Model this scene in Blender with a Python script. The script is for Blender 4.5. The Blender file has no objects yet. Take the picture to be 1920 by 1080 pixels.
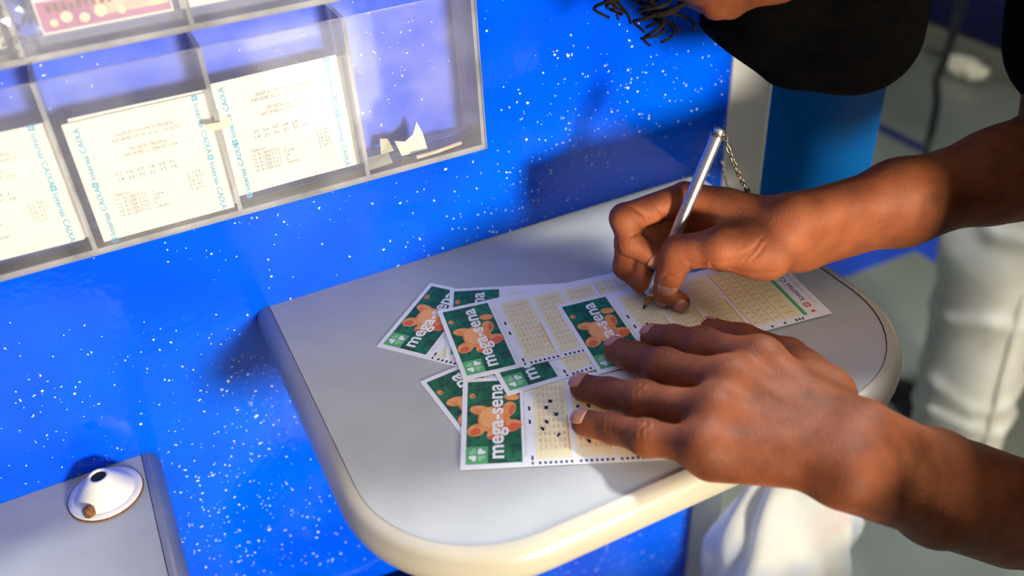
import bpy, bmesh, math, random
import numpy as np
from mathutils import Vector, Matrix
random.seed(7); np.random.seed(7)
SC = bpy.context.scene
COL = SC.collection

# ------------------------------------------------------------------ camera
# world: x along the blue wall, y into the wall (wall face y = 0), z up, writing shelf top z = 0
CAM = np.array([-0.0635, -0.5923, 0.41])
RC = np.array([[0.8951034, -0.29757421, 0.33202333],
               [-0.44275914, -0.50560063, 0.74049466],
               [-0.05248091, -0.80982565, -0.58431855]])    # columns: camera right, down, forward
FPX = 1729.81
cam_d = bpy.data.cameras.new('camera'); cam = bpy.data.objects.new('camera', cam_d); COL.objects.link(cam)
cam_d.sensor_width = 36; cam_d.lens = FPX / 1920 * 36; cam_d.clip_start = .02
cam.matrix_world = Matrix(((RC[0,0], -RC[0,1], -RC[0,2], CAM[0]), (RC[1,0], -RC[1,1], -RC[1,2], CAM[1]),
                           (RC[2,0], -RC[2,1], -RC[2,2], CAM[2]), (0, 0, 0, 1)))
cam_d.dof.use_dof = True; cam_d.dof.focus_distance = .645; cam_d.dof.aperture_fstop = 4.0
SC.camera = cam

# ------------------------------------------------------------------ light
wd = bpy.data.worlds.new('world'); SC.world = wd; wd.use_nodes = True
wd.node_tree.nodes['Background'].inputs[0].default_value = (.80, .88, 1, 1)
wd.node_tree.nodes['Background'].inputs[1].default_value = .008

def area(name, loc, to, sx, sy, power, col):
    d = bpy.data.lights.new(name, 'AREA'); d.shape = 'RECTANGLE'; d.size = sx; d.size_y = sy
    d.energy = power; d.color = col
    o = bpy.data.objects.new(name, d); COL.objects.link(o); o.location = loc
    o.rotation_euler = (Vector(to) - Vector(loc)).to_track_quat('-Z', 'Y').to_euler()
    return o
area('doorway_daylight', (.47, -2.30, .31), (.10, -.1, .03), .34, .34, 88, (1, .87, .68))
area('ceiling_light', (1.15, .03, 1.40), (.1, -.05, 0),   .16, .16, 40, (.98, 1, 1))
sd = bpy.data.lights.new('sun', 'SUN'); sd.energy = 26; sd.angle = .01; sd.color = (1, .96, .88)
so = bpy.data.objects.new('sun', sd); COL.objects.link(so); so.rotation_euler = Vector((-.25, -.42, -1)).to_track_quat('-Z', 'Y').to_euler()
SC.view_settings.view_transform = 'Standard'; SC.view_settings.look = 'None'
SC.cycles.transparent_max_bounces = 40; SC.view_settings.exposure = .04; SC.view_settings.gamma = 1

# ------------------------------------------------------------------ helpers
def at(px, py, z=0.0):                       # point of the place at height z, from its measured position
    d = RC @ np.array([(px - 960) / FPX, (py - 540) / FPX, 1.0])
    return CAM + d * ((z - CAM[2]) / d[2])
def at_depth(px, py, t):
    return CAM + RC @ np.array([(px - 960) / FPX, (py - 540) / FPX, 1.0]) * t

MATS = {}
def mat(name, col, rough=.5, metal=0, spec=.5, **kw):
    m = bpy.data.materials.new(name); m.use_nodes = True
    b = m.node_tree.nodes['Principled BSDF']
    b.inputs['Base Color'].default_value = (*col, 1); b.inputs['Roughness'].default_value = rough
    b.inputs['Metallic'].default_value = metal; b.inputs['Specular IOR Level'].default_value = spec
    for k, v in kw.items(): b.inputs[k.replace('_', ' ')].default_value = v
    MATS[name] = m
    return m
def nodes(m): return m.node_tree.nodes, m.node_tree.links, m.node_tree.nodes['Principled BSDF']
def N(m, typ, **kw):
    n = m.node_tree.nodes.new(typ)
    for k, v in kw.items(): setattr(n, k, v)
    return n
def ramp(m, src, stops):
    r = N(m, 'ShaderNodeValToRGB'); e = r.color_ramp.elements
    while len(e) < len(stops): e.new(.5)
    for i, (p, c) in enumerate(stops):
        e[i].position = p; e[i].color = (*c, 1) if len(c) == 3 else c
    m.node_tree.links.new(src, r.inputs[0]); return r.outputs[0]
def noise_tint(m, c1, c2, scale, detail=3, bump=0, bscale=None, lo=.35, hi=.65):
    ns, L, b = nodes(m); tc = N(m, 'ShaderNodeTexCoord')
    n = N(m, 'ShaderNodeTexNoise'); n.inputs['Scale'].default_value = scale; n.inputs['Detail'].default_value = detail
    L.new(tc.outputs['Object'], n.inputs['Vector'])
    L.new(ramp(m, n.outputs['Fac'], [(lo, c1), (hi, c2)]), b.inputs['Base Color'])
    if bump:
        n2 = N(m, 'ShaderNodeTexNoise'); n2.inputs['Scale'].default_value = bscale or scale
        n2.inputs['Detail'].default_value = 4; L.new(tc.outputs['Object'], n2.inputs['Vector'])
        bp = N(m, 'ShaderNodeBump'); bp.inputs['Strength'].default_value = bump; bp.inputs['Distance'].default_value = .001
        L.new(n2.outputs['Fac'], bp.inputs['Height']); L.new(bp.outputs[0], b.inputs['Normal'])
    return m

# --- materials
def wall_material():
    m = mat('blue_gloss_paint', (0, .05, .85), .12, spec=.45)
    ns, L, b = nodes(m); tc = N(m, 'ShaderNodeTexCoord')
    def specks(scale, thr, sx, sz, keep, seed):
        mp = N(m, 'ShaderNodeMapping'); mp.inputs['Scale'].default_value = (sx, 0, sz); mp.inputs['Location'].default_value = (seed, 0, seed * 1.7)
        L.new(tc.outputs['Object'], mp.inputs[0])
        # ragged outlines
        dn = N(m, 'ShaderNodeTexNoise'); dn.inputs['Scale'].default_value = 420; dn.inputs['Detail'].default_value = 1
        L.new(tc.outputs['Object'], dn.inputs['Vector'])
        mx = N(m, 'ShaderNodeMixRGB'); mx.blend_type = 'ADD'; mx.inputs[0].default_value = .0035
        L.new(mp.outputs[0], mx.inputs[1]); L.new(dn.outputs['Color'], mx.inputs[2])
        v = N(m, 'ShaderNodeTexVoronoi'); v.inputs['Scale'].default_value = scale
        L.new(mx.outputs[0], v.inputs['Vector'])
        sep = N(m, 'ShaderNodeSeparateColor'); L.new(v.outputs['Color'], sep.inputs[0])
        # per-cell size
        mul = N(m, 'ShaderNodeMath', operation='MULTIPLY'); L.new(sep.outputs[0], mul.inputs[0]); L.new(sep.outputs[1], mul.inputs[1])
        th = N(m, 'ShaderNodeMath', operation='MULTIPLY'); L.new(mul.outputs[0], th.inputs[0]); th.inputs[1].default_value = thr
        lt = N(m, 'ShaderNodeMath', operation='LESS_THAN'); L.new(v.outputs['Distance'], lt.inputs[0]); L.new(th.outputs[0], lt.inputs[1])
        kp = N(m, 'ShaderNodeMath', operation='LESS_THAN'); L.new(sep.outputs[2], kp.inputs[0])
        dens = N(m, 'ShaderNodeTexNoise'); dens.inputs['Scale'].default_value = 7; dens.inputs['Detail'].default_value = 2
        L.new(tc.outputs['Object'], dens.inputs['Vector'])
        dd = N(m, 'ShaderNodeMapRange'); dd.inputs['From Min'].default_value = .38; dd.inputs['From Max'].default_value = .66
        dd.inputs['To Max'].default_value = keep; L.new(dens.outputs['Fac'], dd.inputs['Value']); L.new(dd.outputs[0], kp.inputs[1])
        out = N(m, 'ShaderNodeMath', operation='MULTIPLY'); L.new(lt.outputs[0], out.inputs[0]); L.new(kp.outputs[0], out.inputs[1])
        return out.outputs[0]
    parts = [specks(330, .46, 1, 1, .45, .3), specks(170, .34, 1, .9, .42, 1.9), specks(85, .22, 1, .8, .26, 4.4), specks(130, .28, 2.2, .45, .10, 7.7)]
    acc = parts[0]
    for p in parts[1:]:
        mx = N(m, 'ShaderNodeMath', operation='MAXIMUM'); L.new(acc, mx.inputs[0]); L.new(p, mx.inputs[1]); acc = mx.outputs[0]
    bn = N(m, 'ShaderNodeTexNoise'); bn.inputs['Scale'].default_value = 9; L.new(tc.outputs['Object'], bn.inputs['Vector'])
    base = ramp(m, bn.outputs['Fac'], [(.3, (.0, .075, .92)), (.7, (.0, .12, .96))])
    mixc = N(m, 'ShaderNodeMixRGB'); L.new(acc, mixc.inputs[0]); L.new(base, mixc.inputs[1]); mixc.inputs[2].default_value = (.72, .80, .92, 1)
    L.new(mixc.outputs[0], b.inputs['Base Color'])
    op = N(m, 'ShaderNodeTexNoise'); op.inputs['Scale'].default_value = 150; op.inputs['Detail'].default_value = 3; L.new(tc.outputs['Object'], op.inputs['Vector'])
    bp = N(m, 'ShaderNodeBump'); bp.inputs['Strength'].default_value = .30; bp.inputs['Distance'].default_value = .0008
    L.new(op.outputs['Fac'], bp.inputs['Height'])
    bp2 = N(m, 'ShaderNodeBump'); bp2.inputs['Strength'].default_value = .5; bp2.inputs['Distance'].default_value = .0004
    L.new(acc, bp2.inputs['Height']); L.new(bp.outputs[0], bp2.inputs['Normal']); L.new(bp2.outputs[0], b.inputs['Normal'])
    rm = N(m, 'ShaderNodeMapRange'); rm.inputs['To Min'].default_value = .10; rm.inputs['To Max'].default_value = .6
    L.new(acc, rm.inputs['Value']); L.new(rm.outputs[0], b.inputs['Roughness'])
    return m
WALL = wall_material()
LAMI = noise_tint(mat('grey_laminate', (.43, .43, .42), .30, spec=.4), (.425, .44, .42), (.455, .47, .45), 30, bump=.05, bscale=900)
BUMP = noise_tint(mat('cream_edge_band', (.66, .60, .47), .32, spec=.5), (.47, .43, .335), (.51, .465, .365), 22)
WHITE = mat('white_paint', (.72, .73, .72), .4)
ALU = noise_tint(mat('white_profile', (.66, .67, .66), .35), (.62, .63, .62), (.68, .69, .68), 6)
FLOOR = noise_tint(mat('grey_green_floor', (.17, .20, .18), .28), (.180, .205, .186), (.225, .252, .230), 3.2, bump=.03, bscale=60)
FBLUE = noise_tint(mat('blue_floor_paint', (.01, .07, .62), .35), (.008, .06, .55), (.012, .08, .66), 8)
FNAVY = noise_tint(mat('navy_floor_tape', (.008, .012, .16), .4), (.007, .010, .13), (.01, .016, .19), 9)
PAPER = noise_tint(mat('white_paper', (.82, .83, .86), .7, spec=.2), (.80, .81, .845), (.84, .85, .875), 60)
RPAPER = noise_tint(mat('thermal_paper', (.86, .86, .82), .6, spec=.25), (.72, .72, .685), (.76, .76, .725), 40)
YEL = noise_tint(mat('pale_yellow_print', (.80, .72, .40), .65, spec=.2), (.82, .77, .46), (.86, .81, .50), 120)
INKB = mat('black_print', (.015, .015, .02), .6)
PINK = mat('pink_print', (.72, .30, .22), .65)
ORNL = mat('orange_line_print', (.80, .38, .12), .65)
WHT = mat('white_print', (.86, .88, .88), .6)
GRNL = mat('light_green_print', (.10, .42, .15), .6)
GRNP = mat('clover_green_print', (.28, .62, .30), .6)
GRNT = mat('pale_green_text', (.42, .62, .48), .6)
ORA = noise_tint(mat('orange_print', (.80, .30, .07), .6), (.74, .25, .05), (.86, .38, .12), 160)
ORL = mat('light_orange_print', (.88, .42, .14), .6)
ORD = mat('dark_orange_print', (.72, .13, .035), .6)
VIOL = mat('violet_print', (.10, .04, .20), .6)
REDP = mat('red_print', (.75, .07, .05), .6)
INK = mat('blue_pen_ink', (.015, .015, .22), .5)
CYAN = mat('cyan_print', (.04, .40, .66), .6)
GREYT = mat('grey_receipt_print', (.32, .32, .32), .6)
def green_cover():
    m = mat('green_cover_print', (.01, .16, .05), .55)
    ns, L, b = nodes(m); tc = N(m, 'ShaderNodeTexCoord')
    v = N(m, 'ShaderNodeTexVoronoi'); v.inputs['Scale'].default_value = 230; v.inputs['Randomness'].default_value = .55; v.feature = 'SMOOTH_F1'
    L.new(tc.outputs['Object'], v.inputs['Vector'])
    n = N(m, 'ShaderNodeTexNoise'); n.inputs['Scale'].default_value = 45; L.new(tc.outputs['Object'], n.inputs['Vector'])
    c1 = ramp(m, v.outputs['Distance'], [(.20, (.004, .085, .032)), (.50, (.012, .20, .065))])
    c2 = ramp(m, n.outputs['Fac'], [(.42, (.30, .36, .34)), (.62, (1, 1, 1))])
    mx = N(m, 'ShaderNodeMixRGB', blend_type='MULTIPLY'); mx.inputs[0].default_value = .75
    L.new(c1, mx.inputs[1]); L.new(c2, mx.inputs[2]); L.new(mx.outputs[0], b.inputs['Base Color'])
    return m
GRN = green_cover()
STEEL = noise_tint(mat('pen_steel', (.62, .63, .66), .38, 1), (.56, .57, .60), (.68, .69, .72), 300)
BRASS = mat('pen_brass', (.42, .22, .07), .35, 1)
CHAINM = mat('chain_metal', (.30, .26, .20), .38, 1)
DARK = mat('hole_shade_black', (.008, .008, .009), .7)
RUST = noise_tint(mat('rust', (.16, .06, .025), .8), (.10, .035, .015), (.24, .10, .04), 400)
CONEW = noise_tint(mat('worn_white_enamel', (.80, .80, .77), .35), (.74, .75, .74), (.84, .83, .80), 90)
MASKM = noise_tint(mat('black_mask_fabric', (.003, .003, .003), .95, spec=.03), (.0010, .0010, .0011), (.0020, .0018, .0018), 80, bump=.3, bscale=500)
SHIRT = noise_tint(mat('black_shirt_fabric', (.005, .0045, .0045), .95, spec=.03), (.004, .0035, .0035), (.007, .006, .006), 60, bump=.3, bscale=600)
TROU = noise_tint(mat('light_grey_trouser_fabric', (.60, .61, .57), .85, spec=.15), (.55, .56, .52), (.66, .67, .63), 14, bump=.25, bscale=500)
DTROU = noise_tint(mat('dark_trouser_fabric', (.02, .02, .03), .9, spec=.1), (.015, .015, .02), (.03, .03, .04), 30)
SHOE = noise_tint(mat('black_shoe', (.010, .009, .016), .5), (.008, .007, .012), (.014, .012, .02), 30)
SOLE = mat('pale_sole', (.62, .60, .55), .7)
HAIR = noise_tint(mat('dark_hair', (.010, .007, .006), .75, spec=.12), (.007, .005, .004), (.016, .011, .009), 200)
NAIL = noise_tint(mat('fingernail', (.46, .20, .14), .35, spec=.35), (.42, .18, .12), (.50, .23, .165), 150)
NAVY = noise_tint(mat('dark_blue_plastic', (.004, .006, .06), .4), (.004, .005, .05), (.006, .008, .08), 10)
BLACKP = noise_tint(mat('black_plastic', (.01, .01, .011), .4), (.008, .008, .009), (.014, .014, .015), 20)
GREYP = noise_tint(mat('crumpled_grey_plastic', (.24, .24, .24), .3), (.08, .08, .085), (.50, .50, .49), 60, detail=5, bump=.6, bscale=90)
def skin_material():
    m = mat('brown_skin', (.25, .09, .04), .60, spec=.25)
    ns, L, b = nodes(m); tc = N(m, 'ShaderNodeTexCoord')
    n = N(m, 'ShaderNodeTexNoise'); n.inputs['Scale'].default_value = 55; n.inputs['Detail'].default_value = 5; L.new(tc.outputs['Object'], n.inputs['Vector'])
    c1 = ramp(m, n.outputs['Fac'], [(.28, (.115, .032, .011)), (.50, (.180, .050, .017)), (.75, (.230, .067, .024))])
    c2 = ramp(m, n.outputs['Fac'], [(.30, (.35, .098, .038)), (.75, (.45, .135, .056))])
    va = N(m, 'ShaderNodeAttribute'); va.attribute_name = 'palm'
    mx = N(m, 'ShaderNodeMixRGB'); L.new(va.outputs['Fac'], mx.inputs[0]); L.new(c1, mx.inputs[1]); L.new(c2, mx.inputs[2])
    L.new(mx.outputs[0], b.inputs['Base Color'])
    v = N(m, 'ShaderNodeTexVoronoi'); v.inputs['Scale'].default_value = 750; L.new(tc.outputs['Object'], v.inputs['Vector'])
    n2 = N(m, 'ShaderNodeTexNoise'); n2.inputs['Scale'].default_value = 160; n2.inputs['Detail'].default_value = 4; L.new(tc.outputs['Object'], n2.inputs['Vector'])
    ad = N(m, 'ShaderNodeMath', operation='ADD'); L.new(v.outputs['Distance'], ad.inputs[0]); L.new(n2.outputs['Fac'], ad.inputs[1])
    bp = N(m, 'ShaderNodeBump'); bp.inputs['Strength'].default_value = .28; bp.inputs['Distance'].default_value = .0007
    L.new(ad.outputs[0], bp.inputs['Height']); L.new(bp.outputs[0], b.inputs['Normal'])
    return m
SKIN = skin_material()
def clear_plastic(name, haze, tint=(1, 1, 1), hazecol=(.85, .88, .95), rough=.06, var=1.0, ior=1.45, trans=0.0):
    m = bpy.data.materials.new(name); m.use_nodes = True; ns = m.node_tree.nodes; L = m.node_tree.links
    ns.remove(ns['Principled BSDF']); out = ns['Material Output']
    tr = ns.new('ShaderNodeBsdfTransparent'); tr.inputs[0].default_value = (*tint, 1)
    df = ns.new('ShaderNodeBsdfDiffuse'); df.inputs[0].default_value = (*hazecol, 1)
    gl = ns.new('ShaderNodeBsdfGlossy'); gl.inputs['Roughness'].default_value = rough
    tc = ns.new('ShaderNodeTexCoord'); nz = ns.new('ShaderNodeTexNoise'); nz.inputs['Scale'].default_value = 26; nz.inputs['Detail'].default_value = 5
    L.new(tc.outputs['Object'], nz.inputs['Vector'])
    mr = ns.new('ShaderNodeMapRange'); mr.inputs['From Min'].default_value = .35; mr.inputs['From Max'].default_value = .75
    mr.inputs['To Min'].default_value = haze * (1 - .4 * var); mr.inputs['To Max'].default_value = haze * (1 + .7 * var); L.new(nz.outputs['Fac'], mr.inputs['Value'])
    if trans:
        tl = ns.new('ShaderNodeBsdfTranslucent'); tl.inputs[0].default_value = (*hazecol, 1)
        m0 = ns.new('ShaderNodeMixShader'); m0.inputs[0].default_value = trans; L.new(df.outputs[0], m0.inputs[1]); L.new(tl.outputs[0], m0.inputs[2]); df = m0
    m1 = ns.new('ShaderNodeMixShader'); L.new(mr.outputs[0], m1.inputs[0]); L.new(tr.outputs[0], m1.inputs[1]); L.new(df.outputs[0], m1.inputs[2])
    fr = ns.new('ShaderNodeFresnel'); fr.inputs[0].default_value = ior
    m2 = ns.new('ShaderNodeMixShader'); L.new(fr.outputs[0], m2.inputs[0]); L.new(m1.outputs[0], m2.inputs[1]); L.new(gl.outputs[0], m2.inputs[2])
    L.new(m2.outputs[0], out.inputs[0]); return m
ACRY = clear_plastic('clear_acrylic', .065, hazecol=(.86, .88, 1))
ACED = clear_plastic('acrylic_edge', .55, hazecol=(.88, .90, .97), rough=.3, ior=1.15, trans=.5)
FILM = clear_plastic('plastic_film', .07, hazecol=(.75, .78, .82), rough=.12)
BLUEA = clear_plastic('blue_translucent_acrylic', .50, tint=(.02, .26, .85), hazecol=(.0, .27, .92), rough=.15, var=.12, trans=.3)
def bag_material():
    m = mat('white_bag_plastic', (.86, .88, .86), .35, spec=.4)
    ns, L, b = nodes(m); tc = N(m, 'ShaderNodeTexCoord'); out = ns['Material Output']
    n = N(m, 'ShaderNodeTexNoise'); n.inputs['Scale'].default_value = 11; n.inputs['Detail'].default_value = 2; L.new(tc.outputs['Object'], n.inputs['Vector'])
    L.new(ramp(m, n.outputs['Fac'], [(.35, (.62, .70, .88)), (.47, (.88, .90, .88)), (.60, (.88, .90, .88)), (.72, (.90, .70, .66))]), b.inputs['Base Color'])
    tl = N(m, 'ShaderNodeBsdfTranslucent'); tl.inputs[0].default_value = (.88, .9, .88, 1)
    mx = N(m, 'ShaderNodeMixShader'); mx.inputs[0].default_value = .35
    L.new(b.outputs[0], mx.inputs[1]); L.new(tl.outputs[0], mx.inputs[2]); L.new(mx.outputs[0], out.inputs[0])
    return m
BAG = bag_material()

# --- mesh helpers
def link(name, me, m=None, parent=None, smooth=False):
    o = bpy.data.objects.new(name, me); COL.objects.link(o)
    if m is not None and not me.materials: me.materials.append(m)
    if parent is not None: o.parent = parent
    if smooth:
        me.polygons.foreach_set('use_smooth', [True] * len(me.polygons))
    return o
def tag(o, label=None, cat=None, group=None, kind=None):
    if label: o['label'] = label
    if cat: o['category'] = cat
    if group: o['group'] = group
    if kind: o['kind'] = kind
    return o
def empty(name, loc=(0, 0, 0), rz=0, parent=None):
    o = bpy.data.objects.new(name, None); COL.objects.link(o); o.location = loc; o.rotation_euler = (0, 0, rz)
    o.empty_display_size = .02
    if parent: o.parent = parent
    return o
def bm_mesh(name, bm):
    me = bpy.data.meshes.new(name); bm.normal_update(); bm.to_mesh(me); bm.free(); return me
def add_box(bm, x0, x1, y0, y1, z0, z1, bev=0):
    g = bmesh.ops.create_cube(bm, size=1)['verts']
    for v in g:
        v.co = Vector(((x0 + x1) / 2 + v.co.x * (x1 - x0), (y0 + y1) / 2 + v.co.y * (y1 - y0), (z0 + z1) / 2 + v.co.z * (z1 - z0)))
    if bev:
        ed = list({e for v in g for e in v.link_edges})
        bmesh.ops.bevel(bm, geom=ed, offset=bev, segments=2, affect='EDGES', profile=.5)
def box(name, b, m, parent=None, bev=0):
    bm = bmesh.new(); add_box(bm, *b, bev=bev); return link(name, bm_mesh(name, bm), m, parent)
def tube_mesh(name, pts, rad, seg=10, closed=False, caps=True):
    pts = [Vector(p) for p in pts]; n = len(pts); bm = bmesh.new(); rings = []
    up = Vector((0.3, 0.2, .93)).normalized(); prev = None
    for i, p in enumerate(pts):
        a = pts[(i - 1) % n] if (closed or i > 0) else pts[i]; b = pts[(i + 1) % n] if (closed or i < n - 1) else pts[i]
        t = (b - a).normalized()
        s = t.cross(up) if prev is None else prev - t * prev.dot(t)
        if s.length < 1e-6: s = t.orthogonal()
        s.normalize(); prev = s; q = t.cross(s); r = rad[i] if hasattr(rad, '__len__') else rad
        rings.append([bm.verts.new(p + (s * math.cos(2 * math.pi * k / seg) + q * math.sin(2 * math.pi * k / seg)) * r) for k in range(seg)])
    m_ = n if closed else n - 1
    for i in range(m_):
        A, B = rings[i], rings[(i + 1) % n]
        for k in range(seg): bm.faces.new((A[k], A[(k + 1) % seg], B[(k + 1) % seg], B[k]))
    if caps and not closed:
        bm.faces.new(rings[0][::-1]); bm.faces.new(rings[-1])
    bmesh.ops.recalc_face_normals(bm, faces=bm.faces)
    return bm_mesh(name, bm)
def lathe_mesh(name, prof, seg=32):           # prof: (r, z) list around z
    bm = bmesh.new(); rings = []
    for r, z in prof:
        if r < 1e-7: rings.append([bm.verts.new((0, 0, z))])
        else: rings.append([bm.verts.new((r * math.cos(2 * math.pi * k / seg), r * math.sin(2 * math.pi * k / seg), z)) for k in range(seg)])
    for A, B in zip(rings, rings[1:]):
        for k in range(seg):
            f = [A[k % len(A)], A[(k + 1) % len(A)], B[(k + 1) % len(B)], B[k % len(B)]]
            f = list(dict.fromkeys(f))
            if len(f) > 2: bm.faces.new(f)
    bmesh.ops.recalc_face_normals(bm, faces=bm.faces)
    return bm_mesh(name, bm)

# --- smooth solids: distance fields on a grid, skinned with surface nets
def smin(a, b, k):
    h = np.maximum(k - np.abs(a - b), 0) / k
    return np.minimum(a, b) - h * h * k * .25
class Solid:
    def __init__(s, lo, hi, h):
        s.lo = np.array(lo, float); s.h = h; s.n = np.ceil((np.array(hi) - s.lo) / h).astype(int) + 1
        s.F = np.full(s.n, .05, np.float32)
    def _grid(s, lo, hi):
        i0 = np.clip(np.floor((lo - s.lo) / s.h).astype(int), 0, s.n - 1); i1 = np.clip(np.ceil((hi - s.lo) / s.h).astype(int) + 1, 1, s.n)
        i1 = np.maximum(i1, i0 + 1)
        ax = [(s.lo[a] + s.h * np.arange(i0[a], i1[a])).astype(np.float32) for a in range(3)]
        return tuple(slice(i0[a], i1[a]) for a in range(3)), ax[0][:, None, None], ax[1][None, :, None], ax[2][None, None, :]
    @staticmethod
    def cone(X, Y, Z, a, b, ra, rb, flat=None, fs=1.0):
        a = np.asarray(a, np.float32); b = np.asarray(b, np.float32); d = b - a; L2 = float(d @ d) + 1e-12
        x, y, z = X - a[0], Y - a[1], Z - a[2]
        t = np.clip((x * d[0] + y * d[1] + z * d[2]) / L2, 0, 1)
        x, y, z = x - t * d[0], y - t * d[1], z - t * d[2]
        q = x * x + y * y + z * z
        if flat is not None:
            w = x * flat[0] + y * flat[1] + z * flat[2]
            q = q + w * w * (1 / fs ** 2 - 1)
        r = ra + (rb - ra) * t
        return np.sqrt(np.maximum(q, 0)) - r
    def group(s, prims, k=.005, kout=.004, cut=False):
        # prims: (a, b, ra, rb[, flat axis, flatness])
        m = max(.012, k * 1.5, kout * 1.5)
        lo = np.min([np.minimum(p[0], p[1]) - max(p[2], p[3]) for p in prims], 0) - m
        hi = np.max([np.maximum(p[0], p[1]) + max(p[2], p[3]) for p in prims], 0) + m
        sl, X, Y, Z = s._grid(lo, hi); D = None
        for p in prims:
            fl = (p[4] / np.linalg.norm(p[4]), p[5]) if len(p) > 4 else (None, 1)
            d = s.cone(X, Y, Z, p[0], p[1], p[2], p[3], *fl)
            D = d if D is None else smin(D, d, k)
        if cut:
            h = np.maximum(kout - np.abs(s.F[sl] + D), 0) / kout
            s.F[sl] = np.maximum(s.F[sl], -D) + h * h * kout * .25
        else: s.F[sl] = smin(s.F[sl], D, kout)
        return s
    def mesh(s):
        F = s.F; F[0] = F[-1] = .05; F[:, 0] = F[:, -1] = .05; F[:, :, 0] = F[:, :, -1] = .05
        S = F < 0
        c = [S[i:S.shape[0] - 1 + i, j:S.shape[1] - 1 + j, k:S.shape[2] - 1 + k] for i in (0, 1) for j in (0, 1) for k in (0, 1)]
        anyv = c[0].copy(); allv = c[0].copy()
        for q in c[1:]: anyv |= q; allv &= q
        act = np.argwhere(anyv & ~allv)
        idx = np.full(anyv.shape, -1, np.int32); idx[tuple(act.T)] = np.arange(len(act))
        offs = np.array([(i, j, k) for i in (0, 1) for j in (0, 1) for k in (0, 1)])
        vals = np.stack([F[tuple((act + o).T)] for o in offs], 1)
        P = np.zeros((len(act), 3)); cnt = np.zeros(len(act))
        for a in range(8):
            for b in range(a + 1, 8):
                if np.abs(offs[a] - offs[b]).sum() != 1: continue
                va, vb = vals[:, a], vals[:, b]; mk = (va < 0) != (vb < 0)
                t = np.where(mk, va / np.where(mk, va - vb, 1), 0)
                P += np.where(mk[:, None], offs[a] + t[:, None] * (offs[b] - offs[a]), 0); cnt += mk
        V = s.lo + (act + P / cnt[:, None]) * s.h
        quads = []
        for ax in range(3):
            u, v = (ax + 1) % 3, (ax + 2) % 3
            sa = [slice(None)] * 3; sb = [slice(None)] * 3; sa[ax] = slice(0, -1); sb[ax] = slice(1, None)
            ch = S[tuple(sa)] != S[tuple(sb)]
            e = np.argwhere(ch); e = e[(e[:, u] > 0) & (e[:, v] > 0)]
            flip = S[tuple(e.T)]
            du = np.zeros(3, int); dv = np.zeros(3, int); du[u] = 1; dv[v] = 1
            q = np.stack([idx[tuple((e - du - dv).T)], idx[tuple((e - dv).T)], idx[tuple(e.T)], idx[tuple((e - du).T)]], 1)
            q[~flip] = q[~flip][:, ::-1]; quads.append(q)
        return V, np.concatenate(quads)
def relax(V, Q, it=2, f=.5):
    E = np.concatenate([Q[:, [0, 1]], Q[:, [1, 2]], Q[:, [2, 3]], Q[:, [3, 0]]])
    for _ in range(it):
        A = np.zeros_like(V); C = np.zeros(len(V))
        for ax in range(3):
            A[:, ax] = np.bincount(E[:, 0], V[E[:, 1], ax], len(V)) + np.bincount(E[:, 1], V[E[:, 0], ax], len(V))
        C = np.bincount(E[:, 0], minlength=len(V)) + np.bincount(E[:, 1], minlength=len(V))
        V = V + f * (A / np.maximum(C, 1)[:, None] - V)
    return V
def vnormals(V, Q):
    n = np.cross(V[Q[:, 2]] - V[Q[:, 0]], V[Q[:, 3]] - V[Q[:, 1]]); R = np.zeros_like(V)
    for k in range(4):
        for ax in range(3): R[:, ax] += np.bincount(Q[:, k], n[:, ax], len(V))
    return R / np.maximum(np.linalg.norm(R, axis=1), 1e-12)[:, None]
def np_mesh(name, V, Q):
    me = bpy.data.meshes.new(name); me.vertices.add(len(V)); me.vertices.foreach_set('co', V.astype(np.float32).ravel())
    me.loops.add(Q.size); me.loops.foreach_set('vertex_index', Q.astype(np.int32).ravel())
    me.polygons.add(len(Q)); me.polygons.foreach_set('loop_start', np.arange(0, Q.size, 4, dtype=np.int32))
    me.update(calc_edges=True); me.validate()
    me.polygons.foreach_set('use_smooth', np.ones(len(me.polygons), bool)); return me
def unit(v): v = np.asarray(v, float); return v / np.linalg.norm(v)
def lerp(a, b, t): return np.asarray(a) * (1 - t) + np.asarray(b) * t

# ------------------------------------------------------------------ setting
FZ = -1.05
tag(box('floor', (-3, 5.5, -1.5, 4.5, FZ - .05, FZ), FLOOR), 'grey green polished floor', 'floor', kind='structure')
tag(box('ground', (-4, 7, -8, -1.5, FZ - .09, FZ - .03), noise_tint(mat('dark_asphalt', (.06, .06, .06), .9), (.03, .03, .03), (.05, .05, .048), 9)), 'dark asphalt outside the booth', 'ground', kind='structure')
tag(box('added_walkway', (.55, 2.7, -3.7, -1.5, FZ - .03, FZ - .01), noise_tint(mat('pale_concrete', (.62, .60, .56), .8), (.58, .56, .52), (.66, .64, .60), 5)), 'pale concrete strip added out of view to reflect in the blue wall', 'added_walkway', kind='structure')  # pale strip added unseen so its sunlit top reflects in the wall
bm = bmesh.new()           # one slab, small opening added so a sun patch reflects in the wall
for b_ in ((-3, 2.16, -1.5, 4.5), (2.37, 5.5, -1.5, 4.5), (2.16, 2.37, -1.5, -1.14), (2.16, 2.37, -.76, 4.5)): add_box(bm, *b_, 1.5, 1.52)
tag(link('ceiling', bm_mesh('ceiling', bm), WHITE), 'plain white ceiling', 'ceiling', kind='structure')
tag(box('wall_back', (-2.0, .4187, 0, .035, FZ, 1.5), WALL), 'glossy blue painted partition wall with chipped white specks', 'wall', kind='structure')
tag(box('trim_1', (.4187, .4645, -.003, .038, FZ, 1.5), ALU, None, .002), 'white vertical edge profile ending the blue wall', 'trim', kind='structure')
bp = empty('blue_screen_panel', (.54, .01, -.15))
box('sheet', (-.0755, .077, -.002, .002, .006, 1.6), BLUEA, bp)
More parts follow.
